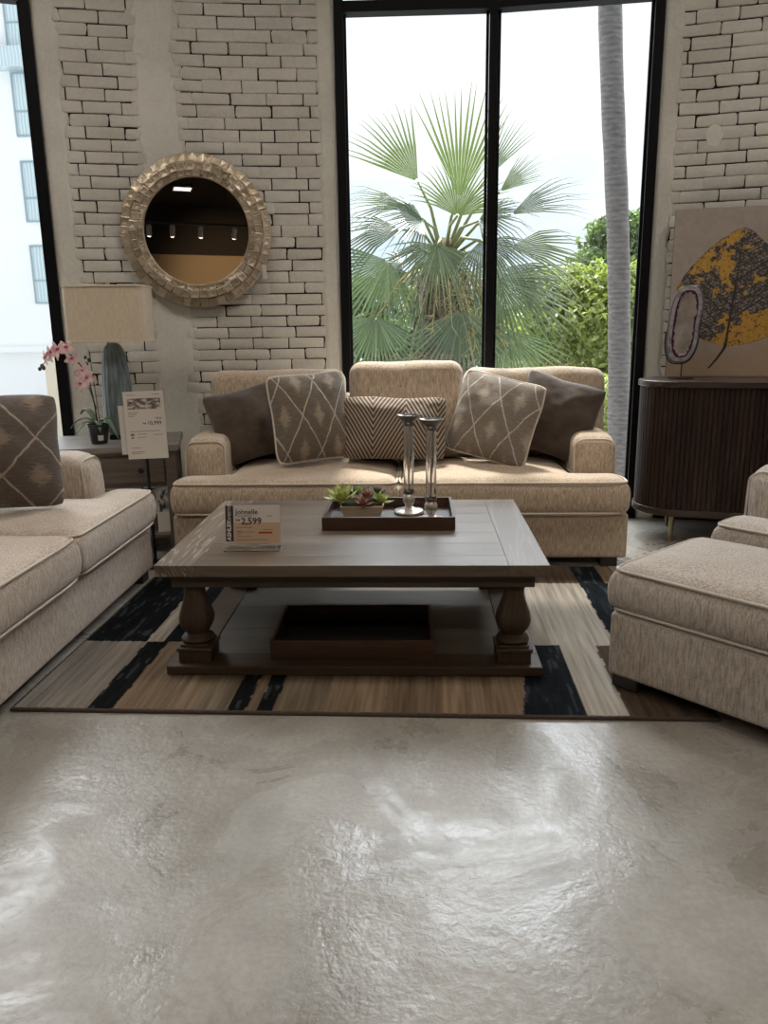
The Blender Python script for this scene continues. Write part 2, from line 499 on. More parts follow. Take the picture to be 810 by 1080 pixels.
brick_field(bm_, lambda z: d2s(-11.45)+.02*sin(z*4.2+1), lambda z: d2s(-4.6)+.01*sin(z*7), .02, ZC, 2)
brick_field(bm_, lambda z: d2s(11.0)+.018*sin(z*4+2), lambda z: d2s(30.9), .02, ZC, 3)
obj('brickwork', bm_, M_BRICK, wall, smooth=True, angle=50)
# plaster bands: wobbly-edged strips that lie over the brick ends
pm = MB()
def plaster(t0, t1, z0=0, z1=ZC, amp0=.012, amp1=.012, off=-.004, seed=0):
    n = 130; v = []; f = []
    k = 7
    for i in range(n+1):
        z = z0 + (z1-z0)*i/n
        e0 = d2s(t0) + amp0*(mnoise.noise((z*7, seed, 0)) + .7*mnoise.noise((z*23, seed, 3)))
        e1 = d2s(t1) + amp1*(mnoise.noise((z*7, seed, 9)) + .7*mnoise.noise((z*23, seed, 5)))
        for q in range(k+1):
            s = e0 + (e1-e0)*q/k
            b = .010 if q in (0, k) else .0
            rough = .004*mnoise.noise((s*9, z*6, seed))
            v.append(WP(S2T(s), z, off + b + rough))
    for i in range(n):
        for q in range(k):
            a = i*(k+1)+q; f.append((a, a+k+1, a+k+2, a+1))
    pm.add(v, f)
plaster(-16.98, -15.95, amp0=0, amp1=.03, seed=1)
plaster(-13.05, -10.95, amp0=.03, amp1=.022, seed=2, off=-.002)
plaster(-4.85, -4.02, amp0=.016, amp1=0, seed=3)
plaster(10.42, 11.25, amp0=0, amp1=.03, seed=4)
for t0, t1 in WIN: plaster(t0, t1, 4.02, ZC, seed=6)
obj('plaster_band', pm, M_PLAS, wall, smooth=True, angle=60)
# repair patch of plaster on the right-hand brickwork
mb = MB(); v = []; 
for i in range(20):
    a = 2*pi*i/20; rr = 1 + .18*mnoise.noise((cos(a)*2, sin(a)*2, 4))
    v.append(WP(12.78 + S2T(.05*rr*cos(a)), 2.36 + .062*rr*sin(a), -.005))
mb.add(v + [WP(12.78, 2.36, -.009)], [(i, 20, (i+1) % 20) for i in range(20)])
obj('plaster_patch', mb, M_PLAS, wall)

# windows: black steel frames with glass
def bar(m, a, b, w, d0, d1):
    """bar between wall points a=(theta,z), b: vertical or along the arc"""
    if abs(a[0]-b[0]) < 1e-6:
        h = S2T(w/2); t = a[0]
        v = [WP(t-h,a[1],d0), WP(t+h,a[1],d0), WP(t+h,a[1],d1), WP(t-h,a[1],d1), WP(t-h,b[1],d0), WP(t+h,b[1],d0), WP(t+h,b[1],d1), WP(t-h,b[1],d1)]
    else:
        h = w/2
        v = [WP(a[0],a[1]-h,d0), WP(b[0],b[1]-h,d0), WP(b[0],b[1]-h,d1), WP(a[0],a[1]-h,d1), WP(a[0],a[1]+h,d0), WP(b[0],b[1]+h,d0), WP(b[0],b[1]+h,d1), WP(a[0],a[1]+h,d1)]
    m.add(v, [(0,3,2,1),(4,5,6,7),(0,1,5,4),(1,2,6,5),(2,3,7,6),(3,0,4,7)])
def window(name, t0, t1, muls, ztr=3.163, sill=.045):
    root = bpy.data.objects.new(name, None); link(root); root['kind'] = 'structure'
    m = MB(); w = .056; h = S2T(w/2)
    cuts = [t0+h] + muls + [t1-h]
    bar(m, (t0+h, 0), (t0+h, 4.02), w, -.03, .09); bar(m, (t1-h, 0), (t1-h, 4.02), w, -.03, .09)
    for i in range(len(cuts)-1):
        for z in (sill, 4.0): bar(m, (cuts[i], z), (cuts[i+1], z), .05 if z > 1 else .09, -.02, .08)
    obj('frame', m, M_BLACK, root, smooth=False)
    # inner sash, slightly set back
    m = MB()
    for i in range(len(cuts)-1):
        a, b = cuts[i]+S2T(.036), cuts[i+1]-S2T(.036)
        for t in (a, b): bar(m, (t, .09), (t, ztr), .018, .03, .07)
    obj('sash', m, M_BLACK, root, smooth=False)
    for t in muls:
        m = MB(); bar(m, (t, 0), (t, 4.0), .048, -.02, .085); obj('mullion', m, M_BLACK, root, smooth=False)
    m = MB()
    for i in range(len(cuts)-1): bar(m, (cuts[i], ztr), (cuts[i+1], ztr), .062, -.015, .08)
    obj('transom', m, M_BLACK, root, smooth=False)
    for i in range(len(cuts)-1):
        for z0, z1 in ((.08, ztr), (ztr, 4.0)):
            m = MB(); v = [WP(cuts[i],z0,.05), WP(cuts[i+1],z0,.05), WP(cuts[i+1],z1,.05), WP(cuts[i],z1,.05)]
            v2 = [WP(cuts[i],z0,.058), WP(cuts[i+1],z0,.058), WP(cuts[i+1],z1,.058), WP(cuts[i],z1,.058)]
            m.add(v, [(0,1,2,3)])
            obj('pane', m, M_GLASS, root, smooth=False)
window('window_1', -4.02, 10.42, [3.12])
window('window_2', -30.2, -16.98, [-23.6])

# ------------------------------------------------------------------ rug
def rug():
    x0, x1, y0, y1 = -1.2, 1.2, -.84, .84
    cx, cy = -.195, 3.255
    nx, ny = 400, 280
    xs = np.linspace(x0, x1, nx); ys = np.linspace(y0, y1, ny)
    X, Y = np.meshgrid(xs, ys)
    rs = np.random.RandomState(3)
    def vnoise(X, Y, sx, sy, seed):
        r = np.random.RandomState(seed); G = r.rand(257, 257)
        u = X*sx + 100; w = Y*sy + 100
        i = np.floor(u).astype(int); j = np.floor(w).astype(int); fu = u-i; fw = w-j
        fu = fu*fu*(3-2*fu); fw = fw*fw*(3-2*fw)
        g = lambda a, b: G[a % 257, b % 257]
        return (g(i,j)*(1-fu)+g(i+1,j)*fu)*(1-fw) + (g(i,j+1)*(1-fu)+g(i+1,j+1)*fu)*fw
    str1 = vnoise(X, Y, 130, 5, 1); str2 = vnoise(X, Y, 45, 3, 2); str3 = vnoise(X, Y, 16, 1.5, 6); dash = vnoise(X, Y, 70, 14, 4)
    beige = np.array((.30,.265,.225)); grey = np.array((.20,.178,.155)); tan = np.array((.165,.118,.078)); brown = np.array((.060,.042,.030)); blk = np.array((.004,.0045,.005)); navy = np.array((.005,.0068,.009)); blu = np.array((.045,.055,.066)); olive = np.array((.135,.107,.074))
    C = np.zeros((ny, nx, 3)); C[:] = grey
    wx = X + cx; wy = Y + cy
    rows = {  # (y0, y1): list of (x_start, colour)
        (2.3, 3.012): [(-1.5, grey), (-1.125, blk), (-1.035, tan*.95), (-.90, tan), (-.76, olive), (-.64, blk), (-.575, tan*.9), (-.535, blk), (-.48, olive), (-.30, tan*1.1), (-.1, tan*.8), (.1, tan*1.15), (.24, tan), (.365, navy), (.575, beige), (.715, brown)],
        (3.012, 3.80): [(-1.5, blk), (-1.13, beige), (-1.055, navy), (-.945, grey), (-.5, tan), (.0, grey), (.40, beige), (.80, navy), (.98, brown)],
        (3.80, 4.3): [(-1.5, blk), (-1.16, tan), (-1.04, navy), (-.93, beige), (-.4, grey), (.2, tan), (.52, brown*1.3), (.80, navy), (.93, tan*.8)],
    }
    for (a, b), cols in rows.items():
        wob = (vnoise(X*0, Y, 1, 18, 11) - .5)*.006
        rm = (wy >= a) & (wy < b)
        for k, (xs_, c) in enumerate(cols):
            sl = (wy - 2.42)*.13 if (c is navy and a < 3) else 0
            mk = rm & (wx + wob - sl >= xs_)
            C[mk] = c
    lum = C.sum(2)
    dark = lum < .06
    k = (.50 + .62*str1 + .26*str2 + .12*str3)[..., None]
    C2 = C*k
    fl = (dash > .72) & dark & (str1 > .45)
    C2[dark] += (blu*.22)*((dash[dark]**3)[:, None])
    C2[fl] = blu*(.35 + .5*str1[fl])[:, None]
    e = .012
    edge = (np.abs(X) > x1 - e) | (np.abs(Y) > y1 - e)
    C2[edge] = np.array((.07,.055,.045))
    Z = .0115 + .003*(str1-.5) + .002*rs.rand(ny, nx)
    v = np.stack([X, Y, Z], -1).reshape(-1, 3)
    m = MB(); m.v = [tuple(p) for p in v]
    fs = []
    for j in range(ny-1):
        b = j*nx
        for i in range(nx-1): fs.append((b+i, b+i+1, b+nx+i+1, b+nx+i))
    # rim down to the floor
    rim = [i for i in range(nx)] + [j*nx+nx-1 for j in range(1, ny)] + [(ny-1)*nx+i for i in range(nx-2, -1, -1)] + [j*nx for j in range(ny-2, 0, -1)]
    base = len(m.v)
    for r in rim: x, y, z = m.v[r]; m.v.append((x*1.001, y*1.001, 0.001))
    n = len(rim)
    for i in range(n): k2 = (i+1) % n; fs.append((rim[k2], rim[i], base+i, base+k2))
    m.f = fs; m.mi = [0]*len(fs)
    mt = Mat('patchwork_rug_pile', (.3,.25,.2), .95, spec=.08); mt.color(mt.attr())
    mt.bump(mt.noise(1, 4, (160, 25, 1)) + mt.noise(220, 2), .5, .006)
    o = obj('area_rug', m, mt.m, smooth=True, angle=180)
    cols = np.concatenate([C2.reshape(-1, 3), np.tile(np.array((.05,.04,.035)), (n, 1))])
    vcol(o, np.clip(cols, 0, 1))
    o.location = (cx, cy, 0); o.rotation_euler = (0, 0, RAD(-.9))
    tag(o, 'patchwork rug of beige, brown and navy blocks lying under the coffee table', 'rug')
rug()
exec_marker = None

# ------------------------------------------------------------------ upholstery
def outline_tube(poly, z, r, rad=.02):
    """closed rounded path along a polygon at height z"""
    pts = []; n = len(poly)
    for i in range(n):
        p = Vector(poly[i]); a = Vector(poly[i-1]); b = Vector(poly[(i+1) % n])
        da = (a-p).normalized(); db = (b-p).normalized()
        p = p + (da+db)*.007; L1 = min(rad, (a-p).length*.45); L2 = min(rad, (b-p).length*.45)
        for t in (0, .25, .5, .75, 1):
            q = (p+da*L1)*(1-t)**2 + p*2*t*(1-t) + (p+db*L2)*t*t
            pts.append((q.x, q.y, z))
        # points along the side
        nx_ = (b-p).length; st = p+db*L2; en = b - db*L1
        k = int(nx_/.08)
        for i2 in range(1, k): q = st + (en-st)*(i2/k); pts.append((q.x, q.y, z))
    return pts

def seat_cushion(parent, poly, z0, z1, crown, mat, seed, name='seat_cushion', step=.03):
    n = len(poly)
    def lines(vals):
        vals = sorted(set(round(v, 5) for v in vals)); L = [vals[0]]
        for a, b in zip(vals, vals[1:]):
            k = max(1, int(round((b-a)/step)))
            L += [a + (b-a)*i/k for i in range(1, k+1)]
        return L
    LX = lines([p[0] for p in poly]); LY = lines([p[1] for p in poly])
    def inside(x, y):
        c = False
        for i in range(n):
            (xa, ya), (xb, yb) = poly[i], poly[(i+1) % n]
            if (ya > y) != (yb > y) and x < (xb-xa)*(y-ya)/(yb-ya) + xa: c = not c
        return c
    def dist(x, y):
        d = 9
        for i in range(n):
            a = Vector(poly[i]); b = Vector(poly[(i+1) % n]); p = Vector((x, y))
            t = max(0, min(1, (p-a).dot(b-a)/(b-a).length_squared)); d = min(d, (p-a-(b-a)*t).length)
        return d
    r = .028; top = {}; bot = {}; m = MB(); f = []
    def tz(x, y, s):
        d = dist(x, y); e = r - sqrt(max(0, r*r - max(0, r-d)**2)) if d < r else 0
        c = crown*(1-math.exp(-(d/.16)**1.3))
        w = .007*mnoise.noise((x*6, y*6, seed)) + .004*mnoise.noise((x*14, y*14, seed+5))
        return (z1 - e + c + w*min(1, d/.08)) if s else (z0 + e*.6)
    cells = {}
    for i in range(len(LX)-1):
        for j in range(len(LY)-1):
            if inside((LX[i]+LX[i+1])/2, (LY[j]+LY[j+1])/2): cells[(i, j)] = 1
    def g(dct, i, j, s):
        if (i, j) not in dct:
            dct[(i, j)] = len(m.v); m.v.append((LX[i], LY[j], tz(LX[i], LY[j], s)))
        return dct[(i, j)]
    for (i, j) in cells:
        f.append((g(top,i,j,1), g(top,i+1,j,1), g(top,i+1,j+1,1), g(top,i,j+1,1)))
        f.append((g(bot,i,j,0), g(bot,i,j+1,0), g(bot,i+1,j+1,0), g(bot,i+1,j,0)))
    side = {}
    K = 4
    def sv(i, j, k, nx_, ny_):
        if k == 0: return g(bot, i, j, 0)
        if k == K: return g(top, i, j, 1)
        key = (i, j, k)
        if key not in side:
            zb, zt = m.v[g(bot,i,j,0)][2], m.v[g(top,i,j,1)][2]; t = k/K
            side[key] = len(m.v); m.v.append((LX[i], LY[j], zb + (zt-zb)*t))
        o_ = .010*sin(pi*k/K); vx = m.v[side[key]]
        if not (key, nx_, ny_) in side:
            side[(key, nx_, ny_)] = 1
            m.v[side[key]] = (vx[0]+nx_*o_, vx[1]+ny_*o_, vx[2])
        return side[key]
    for (i, j) in cells:
        for (di, dj, a, b) in ((0,-1,(i,j),(i+1,j)), (1,0,(i+1,j),(i+1,j+1)), (0,1,(i+1,j+1),(i,j+1)), (-1,0,(i,j+1),(i,j))):
            if (i+di, j+dj) in cells: continue
            for k in range(K):
                f.append((sv(*a,k,di,dj), sv(*b,k,di,dj), sv(*b,k+1,di,dj), sv(*a,k+1,di,dj)))
    m.f = f; m.mi = [0]*len(f)
    o = obj(name, m, mat, parent, smooth=True, angle=180, subsurf=1)
    pm_ = MB()
    off = [(p[0], p[1]) for p in poly]
    pm_.tube(outline_tube(off, z1-r*.45, .005, .05), .0062, 6, True)
    pm_.tube(outline_tube(off, z0+r*.35, .005, .05), .0058, 6, True)
    obj('piping', pm_, M_PIPE if mat is not M_OTTO else M_PIPE2, o, smooth=True, angle=180)
    return o
M_PIPE2 = fabric('piping_cloth_grey', (.42,.37,.32), (.58,.52,.46), (200,200,200))

def wrinkle(seed, amp, hx, hy, hz, puff):
    def d(q):
        x, y, z = q
        k = puff*(1-min(1,(x/hx)**2))*(1-min(1,(z/hz)**2))
        y2 = y + (k if y > 0 else -k)*min(1, abs(y)/(hy*.6))
        n = amp*mnoise.noise((x*5, z*5, seed)) + amp*.5*mnoise.noise((x*13+z*3, z*11, seed+3))
        zz = z + (0.018*mnoise.noise((x*4, seed, 2)) if z > 0 else 0)*(z/hz)
        return (x, y2 + n*(1 if y > 0 else -1), zz)
    return d

def back_cushion(parent, x0, x1, y, z0, z1, th, mat, seed, lean=8):
    hx, hz = (x1-x0)/2, (z1-z0)/2
    m = MB(); m.rbox(hx, th/2, hz, .075, k=4, step=.045, deform=wrinkle(seed, .012, hx, th/2, hz, .035))
    o = obj('back_cushion', m, mat, parent, smooth=True, angle=180, M=T((x0+x1)/2, y+th/2, z0+hz) @ Rx(-RAD(lean)))
    p = MB(); r = .075
    pts = []
    for (sx, sz, a0) in ((1,1,0),(-1,1,90),(-1,-1,180),(1,-1,270)):
        for k in range(5):
            a = RAD(a0 + 22.5*k); pts.append((sx*(hx-r)+(r-.006)*cos(a), -th/2+.03, sz*(hz-r)+(r-.006)*sin(a)))
    return o

def couch(name, label, cat, loc, rz, W, D, splits, mat, backs, arm_w=.235, arm_h=.69, seed=0, arms=(1,1)):
    t = thing(name, label, cat, loc, rz)
    hw = W/2
    m = MB(); m.rbox(hw, (D-.04)/2, .122, .018, M=T(0, .04+(D-.04)/2, .172), k=3, step=.08)
    b = obj('base_frame', m, mat, t, smooth=True, angle=180)
    m = MB(); m.tube(outline_tube([(-hw+.004,.044),(hw-.004,.044),(hw-.004,D),(-hw+.004,D)], .288, .005, .02), .006, 6, True)
    obj('piping', m, M_PIPE if mat is not M_OTTO else M_PIPE2, b)
    ax = hw - .025; ai = ax - arm_w; yf = .235
    xs = [-hw+.01] + splits + [hw-.01]
    for i in range(len(xs)-1):
        a, c = xs[i]+.003, xs[i+1]-.003
        poly = [(a, 0), (c, 0)]
        if i == len(xs)-2: poly += [(c, yf-.012), (ai-.008, yf-.012), (ai-.008, D-.28)]
        else: poly += [(c, D-.28)]
        if i == 0: poly += [(-ai+.008, D-.28), (-ai+.008, yf-.012), (a, yf-.012)]
        else: poly += [(a, D-.28)]
        seat_cushion(t, poly, .296, .482, .040, mat, seed+i*3)
    for s in (-1, 1):
        hz = (arm_h-.05)/2; hy = (D-yf-.02)/2; hx = arm_w/2
        def df(q, s=s):
            x, y, z = q
            # top front corner rolls over
            if y < -hy+.16 and z > hz-.16:
                dy = (-hy+.16-y); dz = z-(hz-.16); d = hypot(dy, dz)
                if d > 1e-6:
                    mx = max(dy, dz); k = mx/d; k = 1-(1-k)*.55
                    y = -hy+.16-dy*k; z = hz-.16+dz*k
            return (x + .006*mnoise.noise((y*6, z*6, s+seed)), y, z + .006*mnoise.noise((x*5, y*5, s+seed+2)))
        m = MB(); m.rbox(hx, hy, hz, .062, k=4, step=.05, deform=df)
        A = obj('arm', m, mat, t, smooth=True, angle=180, M=T(s*(ax-hx), yf+hy, .05+hz))
        p = MB(); pts = []; rr = .062; ins = .019
        for (sx, sz, a0) in ((1,1,0),(-1,1,90)):
            for k in range(6):
                an = RAD(a0+18*k); q = Vector((sx*(hx-rr)+(rr-ins*.35)*cos(an), -hy+ins, sz*(hz-rr)+(rr-ins*.35)*sin(an)))
                q = Vector(df(q)); pts.append(tuple(q + Vector((0,-.002,0))))
        pts = [(pts[0][0], -hy+.012, -hz+.24)] + pts + [(pts[-1][0], -hy+.012, -hz+.24)]
        p.tube(pts, .0055, 6); obj('piping', p, M_PIPE if mat is not M_OTTO else M_PIPE2, A)
    m = MB(); m.rbox(ax-.01, .12, .30, .06, M=T(0, D-.125, .57), k=4, step=.08); obj('back_frame', m, mat, t, smooth=True, angle=180)
    for k, (x0, x1, y, z0, z1, th, ln) in enumerate(backs): back_cushion(t, x0, x1, y, z0, z1, th, mat, seed+20+k, ln)
    for sx in (-1, 1):
        for y in (.10, D-.12):
            m = MB(); m.box(-.045, .045, -.045, .045, 0, .055); obj('leg', m, M_LEGBLK, t, smooth=False, bevel=.004, M=T(sx*(hw-.09), y, 0))
    return t

couch('sofa', 'long beige chenille sofa standing in front of the tall central window', 'sofa', (-.105, 4.06, 0), 0, 2.45, 1.06, [.005], M_SOFA,
      [(-1.15,-.33,.66,.51,1.03,.20,7), (-.295,.375,.53,.51,1.075,.21,9), (.385,1.225,.66,.51,1.025,.20,7)], seed=1)
couch('loveseat', 'beige loveseat seen from its end, by the window showing the white building', 'sofa', (-1.36, 3.02, 0), pi/2, 1.86, 1.06, [-.02], M_LOVE,
      [(-.66,-.02,.70,.51,.94,.16,7), (0,.62,.70,.51,.94,.16,7)], seed=40)
th_c = atan2(-.724, .69)
couch('armchair', 'wide greyish armchair behind the ottoman and in front of the dark cabinet', 'armchair', (1.20+.57*.69, 3.19-.57*.724, 0), th_c, 1.14, 1.0, [], M_OTTO,
      [(-.34,.34,.58,.51,.96,.2,8)], seed=70)
# ottoman
t = thing('ottoman', 'large greyish beige ottoman with piped cushion top, on the rug corner before the armchair', 'ottoman', (.665+.5*.69+.30*.724, 2.64-.5*.724+.30*.69, 0), th_c)
m = MB(); m.rbox(.495, .295, .118, .02, M=T(0,0,.178), k=3, step=.06); b = obj('base_frame', m, M_OTTO, t, smooth=True, angle=180)
m = MB(); m.tube(outline_tube([(-.493,-.293),(.493,-.293),(.493,.293),(-.493,.293)], .292, .006, .03), .006, 6, True); obj('piping', m, M_PIPE2, b)
seat_cushion(t, [(-.5,-.3),(.5,-.3),(.5,.3),(-.5,.3)], .298, .462, .055, M_OTTO, 91, 'cushion_top')
for sx in (-1,1):
    for sy in (-1,1):
        m = MB(); m.box(-.05,.05,-.045,.045,.0155 if sx < 0 else 0,.062); obj('leg', m, M_LEGBLK, t, smooth=False, bevel=.004, M=T(sx*.43, sy*.235, .0))

# ------------------------------------------------------------------ throw pillows
def pillow(name, label, w, h, th, mat, loc, yaw, lean, roll, trim=None, seed=0, group=None, pinch=.07, sag=0):
    n = 44; m = MB()
    def pt(u, v, s):
        x = w/2*u*(1-pinch*(1-v*v)); z = h/2*v*(1-pinch*(1-u*u))
        cf = 1 - .085*(abs(u)*abs(v))**4.5; x *= cf; z *= cf
        e = max(0, (1-abs(u)**2.1))*max(0, (1-abs(v)**2.1))
        y = s*th/2*(e**.60)
        z += .007*mnoise.noise((u*1.7, seed*3.1, 1)) * (v if v > 0 else 0); x += .006*mnoise.noise((v*1.9, seed*2.3, 7))*u
        wv = .012*mnoise.noise((u*2.3, v*2.3, seed+s)) + .005*mnoise.noise((u*6, v*6, seed+s*3))
        y += s*wv*min(1, e*3)
        z += -sag*(1-u*u)*(1 if v > 0 else 0)*v
        return (x, y, z)
    idx = {}
    for s in (-1, 1):
        for i in range(n+1):
            for j in range(n+1):
                u = sin(pi/2*(-1+2*i/n)); v = sin(pi/2*(-1+2*j/n))
                edge = i in (0, n) or j in (0, n)
                k = (i, j, 0 if edge else s)
                if k not in idx:
                    idx[k] = len(m.v); m.v.append(pt(u, v, s)); m.uv[idx[k]] = ((u+1)/2, (v+1)/2)
        for i in range(n):
            for j in range(n):
                q = [(i,j),(i+1,j),(i+1,j+1),(i,j+1)]
                ids = [idx[(a, b, 0 if (a in (0,n) or b in (0,n)) else s)] for a, b in q]
                if s > 0: ids.reverse()
                m.f.append(tuple(ids)); m.mi.append(0)
    o = obj(name, m, mat, None, smooth=True, angle=180)
    o.matrix_world = T(*loc) @ Rz(RAD(yaw)) @ Rx(-RAD(lean)) @ Ry(-RAD(roll))
    if trim:
        p = MB(); pts = []
        N = 26
        for k in range(4*N):
            s, q = divmod(k, N); u = -1 + 2*q/N
            u, v = [(u,-1),(1,u),(-u,1),(-1,-u)][s]
            x, y, z = pt(u, v, 0); pts.append((x, 0, z))
        p.tube(pts, .007, 6, True); obj('edge_trim', p, trim, o)
    tag(o, label, 'cushion', group); return o
pillow('throw_pillow', 'plain dark brown plush cushion against the left arm of the long sofa', .46, .46, .19, M_DARK, (-.985, 4.575, .735), 12, 20, 14, seed=1, pinch=.10)
pillow('throw_pillow', 'taupe diamond cushion with cream edge leaning on the plain cushion by the left arm', .46, .51, .23, M_LATT, (-.60, 4.42, .785), 22, 14, 3, M_CREAMTRIM, 2)
pillow('throw_pillow', 'oblong chevron cushion in the middle of the long sofa', .61, .37, .18, M_CHEV, (-.13, 4.45, .715), 0, 14, -1, None, 3, pinch=.06)
pillow('throw_pillow', 'pale diamond cushion on the sofa between the chevron cushion and right dark cushion', .50, .49, .21, M_LATT2, (.435, 4.45, .765), -20, 16, -13, M_CREAMTRIM, 4)
pillow('throw_pillow', 'plain dark brown plush cushion against the right arm of the long sofa', .48, .48, .19, M_DARK2, (.80, 4.57, .755), -10, 18, -16, None, 5, pinch=.09)
pillow('throw_pillow', 'brown diamond cushion at the far end of the loveseat', .53, .52, .22, M_LATT3, (-1.80, 3.28, .775), 33, 14, -3, None, 6)

# ------------------------------------------------------------------ coffee table
t = thing('coffee_table', 'weathered oak coffee table with baluster legs and low shelf on the rug', 'table', (-.242, 3.222, .0))
def planks(m, x0, x1, y0, y1, z0, z1, n, along='x', gap=.0005):
    for i in range(n):
        if along == 'x':
            a = y0+(y1-y0)*i/n; b = y0+(y1-y0)*(i+1)/n; m.box(x0+gap, x1-gap, a+gap, b-gap, z0, z1)
        else:
            a = x0+(x1-x0)*i/n; b = x0+(x1-x0)*(i+1)/n; m.box(a+gap, b-gap, y0+gap, y1-gap, z0, z1)
HX, HY = .71, .543; ZT = .45
m = MB(); planks(m, -HX+.145, HX-.145, -HY+.13, HY-.13, ZT-.042, ZT, 5); planks(m, -HX+.145, HX-.145, -HY, -HY+.13, ZT-.042, ZT, 1); planks(m, -HX+.145, HX-.145, HY-.13, HY, ZT-.042, ZT, 1)
obj('tabletop', m, M_TTOP, t, smooth=False, bevel=.0008)
m = MB(); planks(m, -HX, -HX+.145, -HY, HY, ZT-.042, ZT, 1, 'y'); obj('end_board', m, M_TTOPY, t, smooth=False, bevel=.001)
m = MB(); planks(m, HX-.145, HX, -HY, HY, ZT-.042, ZT, 1, 'y'); obj('end_board', m, M_TTOPZ, t, smooth=False, bevel=.001)
m = MB(); ap = .045
m.box(-HX+ap, HX-ap, -HY+ap, -HY+ap+.03, ZT-.097, ZT-.042); m.box(-HX+ap, HX-ap, HY-ap-.03, HY-ap, ZT-.097, ZT-.042)
m.box(-HX+ap, -HX+ap+.03, -HY+ap+.0305, HY-ap-.0305, ZT-.097, ZT-.042); m.box(HX-ap-.03, HX-ap, -HY+ap+.0305, HY-ap-.0305, ZT-.097, ZT-.042)
obj('apron', m, M_TBASE, t, smooth=False, bevel=.003)
def baluster():
    m = MB()
    def sq(h, z0, z1): m.box(-h, h, -h, h, z0, z1)
    sq(.062, .052, .098)                      # plinth block
    sq(.068, .098, .112); sq(.055, .112, .122)
    prof = [(.052,.122),(.060,.128),(.063,.136),(.058,.143),(.043,.150),(.038,.156),(.048,.166),(.060,.184),(.066,.203),(.067,.218),(.063,.236),(.055,.258),(.046,.285),(.040,.310),(.039,.325),(.042,.338),(.050,.346),(.052,.352)]
    sx = 1.0
    def fl(r, z, a):      # soft square section with gentle facets
        return r*(1 + .05*cos(4*a)*(1 if .16 < z < .33 else .4)*-1 + (.014*cos(16*a) if .16 < z < .33 else 0))
    m.lathe(prof, 64, flute=fl)
    sq(.056, .350, .408)
    return m
for sx in (-1,1):
    for sy in (-1,1):
        obj('leg', baluster(), M_TLEG, t, smooth=True, angle=40, bevel=.0025, M=T(sx*(HX-.112), sy*(HY-.112), .0))
m = MB(); bz0, bz1 = .0165, .052; bw = .125
m.box(-HX+.01, HX-.01, -HY+.02, -HY+.02+bw, bz0, bz1); m.box(-HX+.01, HX-.01, HY-.02-bw, HY-.02, bz0, bz1)
m.box(-HX+.01, -HX+.01+bw, -HY+.02+bw, HY-.02-bw, bz0, bz1); m.box(HX-.01-bw, HX-.01, -HY+.02+bw, HY-.02-bw, bz0, bz1)
obj('base_rail', m, M_TBASE, t, smooth=False, bevel=.003)
m = MB(); planks(m, -HX+.01+bw, HX-.01-bw, -HY+.02+bw, HY-.02-bw, bz0, bz1-.004, 3); obj('shelf_panel', m, M_TSHELF, t, smooth=False, bevel=.0006)

def tray(label, x, y, z, w, d, h, group, mats, rz=0):
    t = thing('serving_tray', label, 'tray', (x, y, z), rz, group)
    m = MB(); m.box(-w/2+.01, w/2-.01, -d/2+.01, d/2-.01, 0, .012); obj('tray_bottom', m, mats[1], t, smooth=False)
    for (a,b,c,e) in ((-w/2,w/2,-d/2,-d/2+.013), (-w/2,w/2,d/2-.013,d/2), (-w/2,-w/2+.013,-d/2+.013,d/2-.013), (w/2-.013,w/2,-d/2+.013,d/2-.013)):
        m = MB(); m.box(a,b,c,e,0,h); obj('tray_side', m, mats[0], t, smooth=False, bevel=.002)
    return t
M_TRAYBOT = woodmat('tray_floor_wood', (.022,.012,.009), (.04,.022,.016), (.07,.04,.03), 'x', rough=.4)
tray('dark wood serving tray on the tabletop holding succulents and candle holders', -.121, 3.365, .4502, .555, .40, .058, 'serving trays of the coffee table', (M_TRAY, M_TRAYBOT))
tray('black lined serving tray lying on the low shelf of the coffee table', -.252, 2.965, .0522, .62, .40, .075, 'serving trays of the coffee table', (M_TRAY, M_TRAYIN), RAD(.8))

# candle holders
M_SILV = Mat('antique_silver', (.62,.58,.53), .28, metal=1).m
mm = Mat('silvered_pearl_base', (.62,.57,.50), .32, metal=.55); mm.color(mm.ramp(mm.noise(22, 3), [(.35, (.42,.38,.33)), (.6, (.74,.69,.62))])); M_PEARL = mm.m
M_PEWT = Mat('dark_pewter', (.20,.185,.17), .3, metal=1).m
def candle(label, x, y, z):
    t = thing('candle_holder', label, 'candle holder', (x, y, z), 0, 'glass candle holders on the tray')
    m = MB(); m.lathe([(.062,0),(.066,.003),(.067,.010),(.063,.015),(.045,.020),(.024,.025),(.017,.031),(.017,.037),(.021,.044),(.027,.056),(.0275,.068),(.025,.080),(.022,.087),(.024,.092)], 40); obj('foot', m, M_PEARL, t)
    m = MB(); m.lathe([(.0245,.092),(.0255,.096),(.0255,.102),(.0235,.106)], 32); obj('collar', m, M_PEWT, t)
    m = MB()
    n = 32; pr = [(.0225,.106),(.0225,.392)]; m.lathe(pr, n); obj('glass_column', m, M_TUBE, t, angle=40)
    m = MB(); m.lathe([(.0028,.107),(.0028,.391)], 12); obj('core_rod', m, M_SILV, t)
    m = MB(); m.lathe([(.024,.392),(.0245,.402),(.022,.408),(.028,.414),(.042,.424),(.051,.434),(.052,.440),(.049,.440),(.040,.432),(.020,.428)], 40); obj('drip_cup', m, M_PEWT, t)
candle('tall glass candle holder with round silver foot, beside the succulent planter', -.038, 3.435, .4622)
candle('tall glass candle holder standing at the right of the tray', .058, 3.275, .4622)

